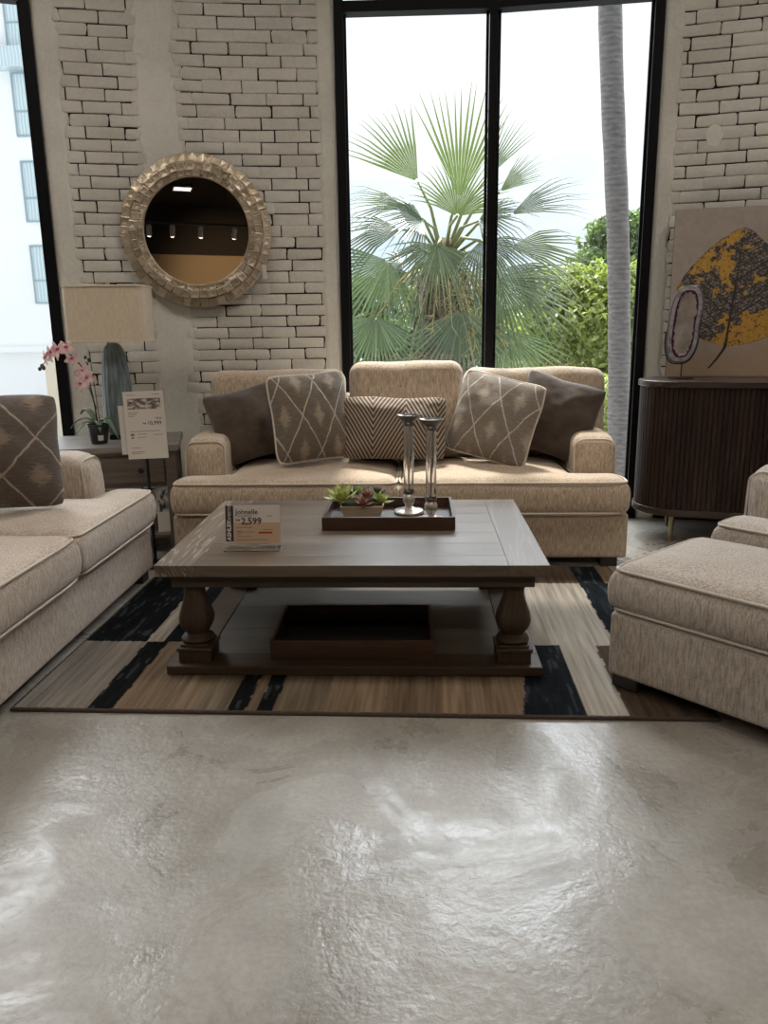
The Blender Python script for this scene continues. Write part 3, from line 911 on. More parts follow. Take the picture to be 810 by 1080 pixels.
# succulents
t = thing('succulent_planter', 'green and red succulents in a cream wooden planter on the tray', 'potted plant', (-.24, 3.36, .4622))
m = MB(); v = [(-.075,-.05,0),(.075,-.05,0),(.075,.05,0),(-.075,.05,0),(-.095,-.065,.062),(.095,-.065,.062),(.095,.065,.062),(-.095,.065,.062)]
m.add(v, [(0,3,2,1),(4,5,6,7),(0,1,5,4),(1,2,6,5),(2,3,7,6),(3,0,4,7)]); mm = Mat('cream_planter_wood', (.52,.42,.31), .6); mm.color(mm.ramp(mm.noise(4, 3, (4,4,40)), [(.35,(.42,.33,.24)),(.65,(.60,.50,.38))])); obj('planter', m, mm.m, t, smooth=False, bevel=.003)
m = MB(); m.rbox(.088, .058, .012, .01, M=T(0,0,.064), k=2); obj('soil', m, Mat('dark_moss', (.05,.05,.025), .95).m, t)
def leafpad(m, M, L, w, th):
    """fleshy pointed leaf along +x"""
    n = 6; v = []; f = []; k = 6
    for i in range(n+1):
        q = i/n; ww = w*(sin(pi*(.18+.82*q)**.9)**.8 if q < 1 else 0.02)*(1 if q < .98 else .1); tt = th*(1-q*.85)
        for a in range(k):
            an = 2*pi*a/k; v.append((L*q, ww*cos(an), tt*sin(an) + .25*L*q*q))
    for i in range(n):
        for a in range(k): b = (a+1) % k; f.append((i*k+a, i*k+b, (i+1)*k+b, (i+1)*k+a))
    f.append(tuple(range(n*k, n*k+k)))
    m.add(v, f, M)
def rosette(name, x, y, z, r, mat, n=26, tiltx=0, tilty=0, seed=0):
    m = MB(); rnd = random.Random(seed)
    for i in range(n):
        q = i/n; a = i*2.39996; el = RAD(12 + 72*q); L = r*(1-.62*q)*rnd.uniform(.9,1.1)
        leafpad(m, Rz(a) @ T(.06*r,0,.10*r*q) @ Ry(-el), L, r*.19*(1-.4*q), r*.055)
    return obj(name, m, mat, t, M=T(x,y,z) @ Rx(RAD(tiltx)) @ Ry(RAD(tilty)), angle=70)
def leafmat(name, c0, c1, k=20):
    mm = Mat(name, c0, .5); mm.color(mm.ramp(mm.noise(k, 2)*.6 + mm.island()*.4, [(.25,c0),(.75,c1)])); mm.b.inputs['Subsurface Weight'].default_value = .0; return mm.m
G1 = leafmat('lime_succulent', (.22,.27,.05), (.52,.54,.20)); G2 = leafmat('green_succulent', (.10,.20,.06), (.34,.45,.15)); G3 = leafmat('red_succulent', (.22,.05,.05), (.34,.20,.13)); G4 = leafmat('blue_dark_succulent', (.02,.035,.04), (.08,.12,.13))
rosette('rosette', -.085, -.035, .084, .088, G1, 34, 22, -14, 1); rosette('rosette', .078, -.03, .075, .055, G1, 24, 16, 18, 2)
rosette('rosette', .005, -.055, .068, .048, G3, 22, 26, 6, 3); rosette('rosette', .02, .0, .085, .055, G3, 22, 8, 0, 4)
rosette('rosette', .06, .035, .09, .055, G4, 22, -5, 14, 5); rosette('rosette', -.02, .035, .095, .055, G2, 24, 0, -5, 6); rosette('rosette', -.06, .05, .085, .05, G4, 20, -6, -10, 7)

# price stand
t = thing('price_stand', 'clear acrylic price stand with a white and tan card on the table corner', 'price tag', (-.632, 2.885, .4502), RAD(1.5))
LB = Rx(-RAD(9))
m = MB(); w = .108
m.box(-w, w, -.028, .045, 0, .004); obj('acrylic_foot', m, M_ACRYL, t, smooth=False, bevel=.001)
m = MB(); m.box(-w, w, 0, .003, 0, .172); back = obj('acrylic_back', m, M_ACRYL, t, smooth=False, M=T(0,.012,.004) @ LB)
M_PAPER = Mat('white_card', (.60,.555,.51), .6).m; M_TANC = Mat('tan_card', (.50,.36,.24), .6).m; M_PURP = Mat('dark_purple_print', (.035,.018,.028), .5).m; M_INK = Mat('dark_ink', (.03,.02,.03), .6).m; M_INKL = Mat('grey_ink', (.20,.15,.13), .6).m; M_RED = Mat('red_ink', (.30,.03,.03), .6).m; M_WINK = Mat('white_ink', (.75,.72,.70), .6).m
FC = T(0,.012,.004) @ LB @ T(0,-.0015,.018) @ Rx(pi/2)       # card space: x right, y up, z to the viewer
m = MB(); m.box(-w+.002, w-.003, 0, .148, -.001, 0); card = obj('price_card', m, M_PAPER, t, smooth=False, M=FC)
def onc(name, mb, mat, x, y, M0=Matrix.Identity(4), z=.0006, par=card): return obj(name, mb, mat, par, smooth=False, M=T(x,y,z) @ M0)
m = MB(); m.box(0,.178,0,.078,0,.0004); onc('tan_block', m, M_TANC, -.072, .002, z=.0002)
m = MB(); m.box(0,.031,0,.138,0,.0004); onc('brand_stripe', m, M_PURP, -w+.003, .008, z=.0003)
onc('lettering', text_mb('ASHLEY', .022, bold=.02), M_WINK, -.084, .012, Rz(pi/2)); onc('lettering', text_mb('HOMESTORE', .016), M_WINK, -.084, .072, Rz(pi/2))
onc('lettering', text_mb('Johnelle', .027, bold=.01), M_INK, -.066, .113)
onc('lettering', text_mb('RM', .013, bold=.01), M_INK, -.067, .086); onc('lettering', text_mb('2,599', .036, bold=.02), M_INK, -.045, .074)
m = MB()
for i, (x, y, l) in enumerate(((-.062,.105,.06),(.055,.104,.02),(-.062,.060,.062),(-.062,.046,.02),(-.062,.043,.07),(-.062,.034,.016),(-.062,.026,.055),(-.062,.013,.12),(.038,.052,.04))): 
    m = MB(); m.box(x, x+l, y, y+.0025, 0, .0004); onc('text_line', m, M_INKL, 0, 0)
m = MB(); m.box(0,.052,0,.007,0,.0004); onc('red_strip', m, M_RED, .022, .038)

# ------------------------------------------------------------------ end table, lamp, orchid, sign
TH = RAD(14); tx, ty = .75, .60
ux, uy = Vector((cos(TH), sin(TH))), Vector((-sin(TH), cos(TH)))
# its front turns to the room with the wall
cr = Vector((-1.355, 4.385)); ctr = cr - ux*tx/2 + uy*ty/2
t = thing('end_table', 'grey-brown wooden end table with drawer in the corner between both sofas', 'table', (ctr.x, ctr.y, 0), TH)
m = MB(); planks(m, -tx/2, tx/2, -ty/2, ty/2, .605, .64, 3); obj('tabletop', m, M_ENDTOP, t, smooth=False, bevel=.004)
m = MB(); m.box(-tx/2+.012, tx/2-.012, -ty/2+.012, ty/2-.012, .59, .605); obj('moulding', m, M_ENDT, t, smooth=False, bevel=.004)
m = MB(); m.box(-tx/2+.03, tx/2-.03, -ty/2+.04, ty/2-.03, .40, .59); obj('drawer_case', m, M_ENDT, t, smooth=False, bevel=.003)
m = MB(); m.box(-tx/2+.09, tx/2-.09, -ty/2+.022, -ty/2+.04, .425, .575); dr = obj('drawer', m, M_ENDT, t, smooth=False, bevel=.004)
for sx in (-.16,.16):
    m = MB(); m.lathe([(.006,0),(.006,.012),(.014,.018),(.016,.024),(.010,.030)], 16, M=T(sx, -ty/2+.022, .5) @ Rx(pi/2)); obj('knob', m, M_BLKMET, dr)
for sx in (-1,1):
    for sy in (-1,1):
        m = MB(); m.box(-.03,.03,-.03,.03,0,.592); obj('leg', m, M_ENDT, t, smooth=False, bevel=.004, M=T(sx*(tx/2-.05), sy*(ty/2-.05), 0))
m = MB(); m.box(-tx/2+.03, tx/2-.03, -ty/2+.03, ty/2-.03, .09, .115); obj('lower_shelf', m, M_ENDT, t, smooth=False, bevel=.003)

# lamp
lx, ly = -1.785, 4.66
t = thing('table_lamp', 'blue-grey ribbed table lamp with oblong beige shade on the end table', 'lamp', (lx, ly, .6402), TH*.4)
M_LAMP = Mat('blue_grey_glaze', (.10,.128,.135), .28, spec=.6); M_LAMP.color(M_LAMP.ramp(M_LAMP.noise(8,4,(6,6,1)), [(.35,(.075,.10,.108)),(.65,(.17,.205,.21))])); M_LAMP = M_LAMP.m
m = MB(); m.box(-.055,.055,-.05,.05,0,.028); obj('plinth', m, M_BLKMET, t, smooth=False, bevel=.004)
def fl(r, z, a): return r*(1 + .05*abs(sin(9*a)) - .02)
m = MB(); m.lathe([(.047,.028),(.060,.034),(.074,.055),(.084,.10),(.087,.16),(.085,.24),(.081,.33),(.075,.41),(.068,.47),(.060,.51),(.047,.542),(.034,.558),(.022,.564)], 144, flute=fl); obj('lamp_base', m, M_LAMP, t, angle=180)
m = MB(); m.lathe([(.024,.563),(.024,.578),(.012,.583),(.010,.62)], 20); obj('neck', m, M_STEEL, t)
mm = Mat('linen_lampshade', (.50,.42,.31), .9, spec=.1); fz = mm.noise(1, 4, (180,180,20), .6); mm.color(mm.ramp(fz, [(.35,(.56,.475,.36)),(.65,(.68,.585,.45))])); mm.b.inputs['Transmission Weight'].default_value = 0; M_SHADE = mm.m
def rrect(hx, hy, r, n=8):
    p = []
    for (sx, sy, a0) in ((1,1,0),(-1,1,90),(-1,-1,180),(1,-1,270)):
        for k in range(n+1): a = RAD(a0+90*k/n); p.append((sx*(hx-r)+r*cos(a), sy*(hy-r)+r*sin(a)))
    return p
m = MB(); zs0, zs1 = .572, .885
A, B = rrect(.228,.145,.05), rrect(.226,.143,.05); C_, D_ = rrect(.223,.140,.05), rrect(.221,.138,.05); n = len(A)
v = [(x,y,zs0) for x,y in A]+[(x,y,zs1) for x,y in B]+[(x,y,zs1) for x,y in D_]+[(x,y,zs0) for x,y in C_]
f = []
for i in range(n):
    k = (i+1) % n
    for l in range(4): q = (l+1) % 4; f.append((l*n+i, l*n+k, q*n+k, q*n+i))
m.add(v, f); sh = obj('lamp_shade', m, M_SHADE, t, angle=40)
for z in (zs0+.004, zs1-.004):
    m = MB(); m.tube([(x,y,z) for x,y in rrect(.2285,.1455,.05)], .0045, 6, True); obj('trim_band', m, M_SHADE, sh)
m = MB(); m.tube([(-.22,0,zs1-.03),(.22,0,zs1-.03)], .003, 6); m.tube([(0,-.138,zs1-.03),(0,.138,zs1-.03)], .003, 6); m.lathe([(.004,.60),(.004,.865)], 10); obj('harp', m, M_STEEL, t)
m = MB(); m.lathe([(.008,.862),(.011,.870),(.011,.905),(.007,.912)], 16); obj('finial', m, M_STEEL, t)

# orchid
ox, oy = -1.838, 4.46
t = thing('potted_orchid', 'pink artificial orchid in a black pot on the end table beside the lamp', 'potted plant', (ox, oy, .6402))
m = MB(); m.lathe([(.043,0),(.046,.004),(.060,.098),(.064,.100),(.064,.114),(.058,.114),(.056,.102)], 32); obj('pot', m, M_BLKPL, t)
m = MB(); m.lathe([(.055,.095),(.03,.106),(.008,.110)], 20); obj('soil', m, Mat('bark_soil', (.03,.022,.015), .95).m, t)
m = MB(); v = [(.0505*cos(a)*1.09, .0505*sin(a)*1.09, z) for z in (.02,.05) for a in (RAD(-78), RAD(-60), RAD(-42))]
v = [((.0455+.153*z+.0012)*cos(a), (.0455+.153*z+.0012)*sin(a), z) for z in (.022,.052) for a in (RAD(-75), RAD(-58), RAD(-41))]
m.add(v, [(0,1,4,3),(1,2,5,4)]); obj('pot_sticker', m, M_PAPER, t)
M_OLEAF = leafmat('orchid_leaf', (.06,.11,.06), (.14,.20,.12)); M_STEMG = Mat('dark_green_stem', (.035,.035,.02), .6).m
def strap(m, az, L, w, rise, droop):
    n = 10; v = []; f = []
    for i in range(n+1):
        q = i/n; r = L*q; z = rise*sin(pi*min(1,q*.9))*1.0 - droop*q*q; ww = w*sin(pi*(.12+.86*q))**.7
        for s in (-1, 0, 1): v.append((r, s*ww, z + abs(s)*.25*ww))
    for i in range(n):
        for k in range(2): a = i*3+k; f.append((a, a+3, a+4, a+1))
    m.add(v, f, T(0,0,.108) @ Rz(RAD(az)))
for az, L, w, rs, dr_ in ((188,.155,.024,.045,.03),(222,.13,.022,.03,.05),(150,.15,.02,.075,-.03),(-12,.13,.022,.05,.10),(25,.10,.02,.04,.02),(-60,.075,.018,.03,.045)):
    m = MB(); strap(m, az, L, w, rs, dr_); o = obj('leaf', m, M_OLEAF, t, angle=180); so = o.modifiers.new('s','SOLIDIFY'); so.thickness = .003
st_pts = [(0,0,.10),(-.008,0,.22),(-.022,-.004,.34),(-.05,-.01,.43),(-.10,-.018,.50),(-.15,-.025,.525),(-.20,-.032,.515),(-.24,-.038,.48),(-.265,-.04,.455)]
m = MB(); m.tube(st_pts, [.0045]*5+[.0035,.003,.0025,.002], 6); obj('stem', m, M_STEMG, t, angle=180)
m = MB(); m.tube([(.012,.006,.10),(.0,.006,.30),(-.012,.004,.53)], .0025, 6); obj('support_stake', m, M_STEMG, t)
m = MB(); m.tube([(0,.002,.2),(-.03,-.002,.32),(-.06,-.01,.40),(-.085,-.015,.42),(-.10,-.02,.405)], .0028, 6); obj('side_stem', m, M_STEMG, t, angle=180)
mm = Mat('pink_petal', (.7,.4,.42), .6); cc = mm.noise(30,3); mm.color(mm.ramp(cc*.5+mm.island()*.5, [(.2,(.62,.34,.36)),(.5,(.78,.55,.55)),(.8,(.84,.68,.66))])); M_PETAL = mm.m
M_LIP = Mat('magenta_lip', (.42,.06,.16), .55).m
def flower(p, nrm, sz, seed, dark=0):
    rnd = random.Random(seed); m = MB()
    nz = Vector(nrm).normalized(); e1 = nz.cross(Vector((0,0,1))).normalized(); e2 = e1.cross(nz) * -1
    e2 = nz.cross(e1); M0 = frame(p, e1, e2, nz)
    for k in range(5):
        a = RAD(90 + 72*k + rnd.uniform(-8,8)); n = 5; v = []; f = []
        wd = (.62 if k in (1,4) else .42)*sz; L = sz*rnd.uniform(.9,1.1)
        for i in range(n+1):
            q = i/n; ww = wd*sin(pi*(.08+.88*q))**.75*.5
            for s in (-1,0,1): v.append((L*q, s*ww, .18*sz*sin(q*2.6) - .12*sz*q*q*abs(s)))
        for i in range(n):
            for c in range(2): b = i*3+c; f.append((b,b+3,b+4,b+1))
        m.add(v, f, M0 @ Rz(a))
    o = obj('blossom', m, M_PETAL, t, angle=180)
    l = MB(); l.rbox(.16*sz,.14*sz,.14*sz,.12*sz, M=M0 @ T(0,-.08*sz,.18*sz), k=2); obj('lip', l, M_LIP, o, angle=180)
cam_n = Vector((.40,-.9,-.1))
for i, (x, y, z, nn, sz) in enumerate([(-.125,-.03,.545,(.1,-1,.25),.052),(-.165,-.045,.535,(-.2,-1,.1),.056),(-.205,-.05,.52,(-.4,-1,.1),.05),(-.235,-.05,.495,(-.6,-.8,-.1),.042),(-.095,-.04,.485,(.3,-1,-.2),.048),(-.045,-.04,.415,(.3,-1,.0),.048),(-.02,-.045,.375,(.5,-1,.0),.05),(-.055,-.05,.345,(-.1,-1,-.1),.05)]):
    flower((x,y,z), nn, sz, i)
for p, r in (((-.27,-.04,.445),.011),((-.285,-.042,.43),.009),((-.262,-.042,.435),.010),((-.01,-.01,.475),.010),((-.03,-.012,.49),.008),((-.025,-.01,.455),.008)):
    m = MB(); m.rbox(r,r,r*1.25,r*.95, M=T(*p), k=2); obj('bud', m, M_STEMG, t, angle=180)

# floor sign on a pole
t = thing('sign_stand', 'black pole sign with a printed price sheet between the loveseat and end table', 'sign', (-1.462, 4.15, 0), RAD(4))
m = MB(); m.box(-.11,.11,-.09,.09,0,.008); obj('base_plate', m, M_BLKMET, t, smooth=False, bevel=.002)
m = MB(); m.tube([(0,.012,.008),(0,.012,.66)], .0095, 12); obj('pole', m, M_BLKMET, t)
SG = T(.018,-.026,.60) @ Ry(RAD(-1.5)) @ Rx(-RAD(3))
m = MB(); m.box(-.112,.112,0,.004,0,.368); obj('acrylic_holder', m, M_ACRYL, t, smooth=False, M=SG @ T(0,.0015,0))
m = MB(); m.box(-.14,-.10,.012,.015,.03,.29); obj('rear_sheet', m, M_PAPER, t, smooth=False, M=SG)
SGC = SG @ Rx(pi/2)
m = MB(); m.box(-.105,.108,.004,.362,0,.001); sheet = obj('printed_sheet', m, M_PAPER, t, smooth=False, M=SGC)
mm = Mat('sofa_photo_print', (.2,.17,.15), .6); q1 = mm.noise(1, 3, (30,55,1)); mm.color(mm.ramp(q1, [(.40,(.10,.075,.065)),(.52,(.26,.22,.195)),(.60,(.55,.50,.46))])); M_PHOTO = mm.m
m = MB(); m.box(-.085,.09,.268,.325,0,.0004); onc('photo_strip', m, M_PHOTO, 0, 0, z=.0014, par=sheet)
onc('lettering', text_mb('RM', .013, bold=.01), M_INK, -.012, .188, z=.0014, par=sheet); onc('lettering', text_mb('10,999', .028, bold=.01), M_INK, .012, .184, z=.0014, par=sheet)
m = MB()
for (x, y, l) in ((-.09,.342,.05),(.05,.342,.04),(-.085,.250,.06),(-.085,.240,.045),(-.085,.230,.03),(.055,.220,.035),(.06,.214,.03),(-.085,.150,.16),(-.045,.135,.05),(-.045,.118,.045),(.04,.130,.05),(-.085,.062,.05),(-.085,.04,.07),(-.085,.032,.06)): 
    m = MB(); m.box(x, x+l, y, y+.003, 0, .0004); onc('text_line', m, M_INKL, 0, 0, z=.0014, par=sheet)
for bx in ((-.082,-.062,.128,.140), (-.078,-.066,.112,.122)):
    m = MB(); m.box(*bx,0,.0004); onc('pictogram', m, M_INKL, 0, 0, z=.0014, par=sheet)

# leaning panel print in front of the end table
PB = T(-1.49, 4.265, 0.0) @ Rz(RAD(9)) @ Rx(-RAD(6))
t = thing('leaflet_board', 'white printed board standing on the lower shelf of the end table, behind the pole', 'board', (-1.468, 4.445, .1155), RAD(14))
m = MB(); m.box(-.058,.058,0,.006,0,.272); bd = obj('board', m, M_PAPER, t, smooth=False, M=Rx(-RAD(2)))
mm = Mat('grey_sketch_print', (.3,.3,.3), .6); q1 = mm.noise(1, 3, (35,1,18)); mm.color(mm.ramp(q1, [(.44,(.04,.04,.04)),(.50,(.30,.29,.27)),(.58,(.62,.60,.57))])); 
m = MB(); m.box(-.050,.03,-.0006,0,.12,.255); obj('print', m, mm.m, bd, smooth=False)

# ------------------------------------------------------------------ round mirror
thm = -10.62; zc = 1.872
nrm = Vector((-sin(RAD(thm)), -cos(RAD(thm)), 0)); tan = Vector((cos(RAD(thm)), -sin(RAD(thm)), 0))
t = thing('wall_mirror', 'round mirror in a champagne mosaic frame hanging on the white brick wall', 'mirror')
tilt = RAD(1.6); nz = (nrm*cos(tilt) + Vector((0,0,1))*sin(tilt)); ny = Vector((0,0,1))*cos(tilt) - nrm*sin(tilt)
ctrm = Vector(WP(thm, zc, 0)) + nrm*.028
t.matrix_world = frame(ctrm, tan, ny, nz)          # local z faces the room
m = MB(); m.lathe([(.318,.022),(.0,.022)], 96); me_ = MB(); me_.lathe([(.325,.0),(.325,.021)], 96)
M_MIRR = Mat('mirror_glass', (.52,.48,.44), .012, metal=1).m
obj('mirror_glass', me_, M_MIRR, t, angle=30)
m = MB(); m.lathe([(.445,-.012),(.450,.006),(.44,.016),(.33,.020),(.320,.018)], 96)
M_FRB = Mat('dark_bronze_backing', (.06,.045,.033), .5, metal=.5).m
m2 = MB(); n = 96
prof = [(.322,.0),(.322,.030),(.330,.034),(.39,.036),(.447,.010),(.447,-.012)]
v = []; f = []
for (r_, z_) in prof:
    for i in range(n): a = 2*pi*i/n; v.append((r_*cos(a), r_*sin(a), z_))
for j in range(len(prof)-1):
    for i in range(n): k = (i+1) % n; f.append((j*n+i, (j+1)*n+i, (j+1)*n+k, j*n+k))
m2.add(v, f); obj('frame_backing', m2, M_FRB, t, angle=60)
mm = Mat('champagne_mosaic', (.5,.42,.32), .42, metal=.75); mm.color(mm.ramp(mm.island(), [(.1,(.36,.29,.21)),(.5,(.45,.37,.275)),(.9,(.56,.475,.37))])); mm.bump(mm.noise(40,3), .3, .003); M_TILE = mm.m
m = MB(); rnd = random.Random(5)
rows = [(.327,.360,46,.038),(.361,.408,44,.045),(.409,.462,50,.032)]
for ri, (ra, rb, cnt, zz) in enumerate(rows):
    off = rnd.random()
    for i in range(cnt):
        a0 = 2*pi*(i+off)/cnt; da = 2*pi/cnt; rm = (ra+rb)/2
        ww = rm*da*.5*rnd.uniform(.90,1.04); hh = (rb-ra)/2*rnd.uniform(.92,1.12)
        lift = rnd.uniform(0,.006); tl = rnd.uniform(-.10,.10) + (.22 if ri == 2 else (-.12 if ri == 0 else .0)); ta = rnd.uniform(-.09,.09)
        Mx = Rz(a0 + da/2) @ T(rm + rnd.uniform(-.002,.002), 0, zz-.006+lift) @ Ry(tl) @ Rx(ta) @ Rz(rnd.uniform(-.05,.05))
        # slightly dished chip
        x, y = hh, ww
        v = [(-x,-y,-.007),(x,-y,-.007),(x,y,-.007),(-x,y,-.007),(-x,-y,.004),(x,-y,.004),(x,y,.004),(-x,y,.004),(0,0,.0025),(-x*.8,-y*.8,.0055),(x*.8,-y*.8,.0055),(x*.8,y*.8,.0055),(-x*.8,y*.8,.0055)]
        f = [(0,3,2,1),(0,1,5,4),(1,2,6,5),(2,3,7,6),(3,0,4,7),(4,5,10,9),(5,6,11,10),(6,7,12,11),(7,4,9,12),(9,10,8),(10,11,8),(11,12,8),(12,9,8)]
        m.add(v, f, Mx)
obj('mosaic_frame', m, M_TILE, t, smooth=False)
m = MB(); pts = [(.3255*cos(2*pi*i/96), .3255*sin(2*pi*i/96), .030) for i in range(96)]; m.tube(pts, .005, 6, True); obj('inner_rim', m, M_TILE, t)
m = MB(); m.box(-.014,.014,-.085,0,.0,.0006); obj('price_ticket', m, M_PAPER, t, smooth=False, M=T(.405,-.205,.040) @ Rz(.1))

# ------------------------------------------------------------------ cabinet, art, agate
ca = RAD(-14); ct = Vector((cos(ca), sin(ca))); cn = Vector((-sin(ca), cos(ca)))     # along, inwards to the wall
dpt, Lc = .52, 1.75; rad_ = dpt/2
Lpt = Vector((1.335, 4.86))
org = Lpt + ct*Lc/2                      # centre of cabinet plan
t = thing('tambour_cabinet', 'dark reeded sideboard with rounded end and brass legs by the window', 'cabinet', (org.x, org.y, 0), ca)
def capsule(hl, r, n=20):
    p = []
    for k in range(n+1): a = RAD(-90+180*k/n); p.append((hl-r + r*cos(a), r*sin(a)))
    for k in range(n+1): a = RAD(90+180*k/n); p.append((-hl+r + r*cos(a), r*sin(a)))
    return p
m = MB(); m.prism(capsule(Lc/2, rad_), .915, .95); obj('cabinet_top', m, M_CABTOP, t, angle=40, bevel=.004)
m = MB(); m.prism(capsule(Lc/2-.004, rad_-.004), .165, .205); obj('cabinet_bottom', m, M_CABTOP, t, angle=40, bevel=.003)
m = MB(); m.prism(capsule(Lc/2-.03, rad_-.03), .20, .916); obj('cabinet_body', m, M_CAB, t, angle=40)
m = MB(); hl = Lc/2-.022; r_ = rad_-.022
def slat(x, y, a): m.box(-.0118,.0118,-.009,.009,.205,.914, M=T(x,y,0) @ Rz(a))
k = int(2*(hl-r_)/.0265)
for i in range(k+1): slat(-hl+r_ + 2*(hl-r_)*i/k, -r_, 0)
kk = int(pi*r_/.0265)
for i in range(1, kk):
    a = RAD(-90) - pi*i/kk; slat(-hl+r_+r_*cos(a), r_*sin(a), a+pi/2)
    a = RAD(-90) + pi*i/kk; slat(hl-r_+r_*cos(a), r_*sin(a), a+pi/2)
obj('tambour_front', m, M_CAB, t, smooth=False, bevel=.003)
for sx in (-1,1):
    for sy in (-1,1):
        m = MB(); m.lathe([(.010,0),(.011,.004),(.017,.166)], 16, M=T(sx*(Lc/2-.23), sy*(rad_-.06), 0)); obj('leg', m, M_BRASS, t)

# leaf canvas leaning on the wall, standing on the cabinet
def canvas():
    Wd, Hd = 1.0, .985
    nx, ny = 300, 290
    xs = np.linspace(0, Wd, nx); ys = np.linspace(0, Hd, ny); X, Y = np.meshgrid(xs, ys)
    def vn(sx, sy, seed, A=X, B=Y):
        G = np.random.RandomState(seed).rand(257, 257); u = A*sx+50; w = B*sy+50
        i = np.floor(u).astype(int); j = np.floor(w).astype(int); fu = u-i; fw = w-j; fu = fu*fu*(3-2*fu); fw = fw*fw*(3-2*fw)
        g = lambda a, b: G[a % 257, b % 257]
        return (g(i,j)*(1-fu)+g(i+1,j)*fu)*(1-fw)+(g(i,j+1)*(1-fu)+g(i+1,j+1)*fu)*fw
    C = np.zeros((ny, nx, 3)); C[:] = (.36,.305,.27)
    C *= (.93 + .14*vn(40,40,1))[..., None]
    low_tan = np.clip((.30 - Y + .15*(vn(5,5,8)-.5))/.25, 0, 1)[..., None]  # tan tone mixed in, stronger towards the bottom edge
    C = C*(1-.55*low_tan) + np.array((.40,.26,.15))*.55*low_tan
    # leaf axis from stalk joint to tip
    b = np.array((.335,.185)); tp = np.array((.395,.865)); ax = (tp-b); L = np.hypot(*ax); ax = ax/L; nx_ = np.array((ax[1], -ax[0]))
    dx, dy = X-b[0], Y-b[1]; tq = (dx*ax[0]+dy*ax[1])/L; s = dx*nx_[0]+dy*nx_[1]
    wid = .345*np.sin(np.pi*np.clip(tq,0,1)**.80)**.62*(1-.28*np.clip(tq,0,1)**2)
    wid = wid + .012*(vn(30,30,12)-.5)
    inside = (tq > 0) & (tq < 1) & (np.abs(s) < wid)
    fine = .55*vn(170,170,2)+.45*vn(85,85,3); gold = vn(4.2,4.2,21)*.6+vn(12,12,22)*.28+vn(45,45,23)*.22
    # side veins
    vein = np.abs(((tq*9 - np.abs(s)*11) % 1) - .5) > .44
    net = np.abs(((tq*34 + s*22) % 1)-.5) > .40; net2 = np.abs(((tq*34 - s*26) % 1)-.5) > .40
    ink = np.array((.045,.038,.036)); lace = np.array((.27,.235,.205))
    base = np.where((fine > .52)[..., None], lace, ink*1.6)
    base = np.where((net | net2)[..., None] & (fine > .35)[..., None], ink*1.3, base)
    gcol = np.array((.46,.26,.055))*(.75+.6*fine)[..., None]
    bias = .10*np.exp(-((tq-.62)**2)/.02)*(s < .12) + .14*np.exp(-(tq**2)/.01) + .16*np.exp(-((s-.20)**2)/.006)*(tq < .6) - .10*((s < -.12) & (tq < .75)) + .22*np.exp(-((tq-.97)**2)/.004)
    gm = (gold + bias) > .50
    base = np.where(gm[..., None] & (fine > .30)[..., None], gcol, base)
    base = np.where(vein[..., None] & ~gm[..., None], ink, base)
    mid = np.abs(s) < (.006*(1-tq)+.002); base = np.where(mid[..., None], ink, base)
    rim = np.abs(np.abs(s)-wid) < .006; base = np.where(rim[..., None] & (fine > .4)[..., None], ink, base)
    hole = inside & (vn(55,55,30) > .90) ; 
    C = np.where(inside[..., None], base, C)
    # stalk
    q = np.clip(-tq*L/.145, 0, 1); cxs = -.075*q**1.3
    stalk = (tq <= .02) & (tq*L > -.145) & (np.abs(s - cxs) < .0085-.003*q); C = np.where(stalk[..., None], ink*.6, C)
    m = MB(); m.v = [tuple(p) for p in np.stack([X, Y, np.zeros_like(X)], -1).reshape(-1,3)]
    for j in range(ny-1):
        for i in range(nx-1): a = j*nx+i; m.f.append((a, a+1, a+nx+1, a+nx))
    m.mi = [0]*len(m.f)
    mt = Mat('leaf_painting', (.4,.3,.2), .65, spec=.25); mt.color(mt.attr())
    root = thing('leaf_canvas', 'canvas painting of one black and gold leaf leaning behind the agate', 'painting')
    o = obj('painted_face', m, mt.m, root, smooth=False); vcol(o, np.clip(C.reshape(-1,3), 0, 1))
    m = MB(); m.box(0, Wd, 0, Hd, -.035, -.0005); obj('stretcher_box', m, Mat('canvas_edge', (.05,.045,.04), .7).m, root, smooth=False)
    return root
th_a = 13.4
art = canvas()
an = Vector((-sin(RAD(th_a)), -cos(RAD(th_a)), 0)); at_ = Vector((cos(RAD(th_a)), -sin(RAD(th_a)), 0))
ln = RAD(2.2); nz = an*cos(ln) + Vector((0,0,1))*sin(ln); ny = Vector((0,0,1))*cos(ln) - an*sin(ln)
art.matrix_world = frame(Vector((1.552, 5.055, .952)), at_, ny, nz)

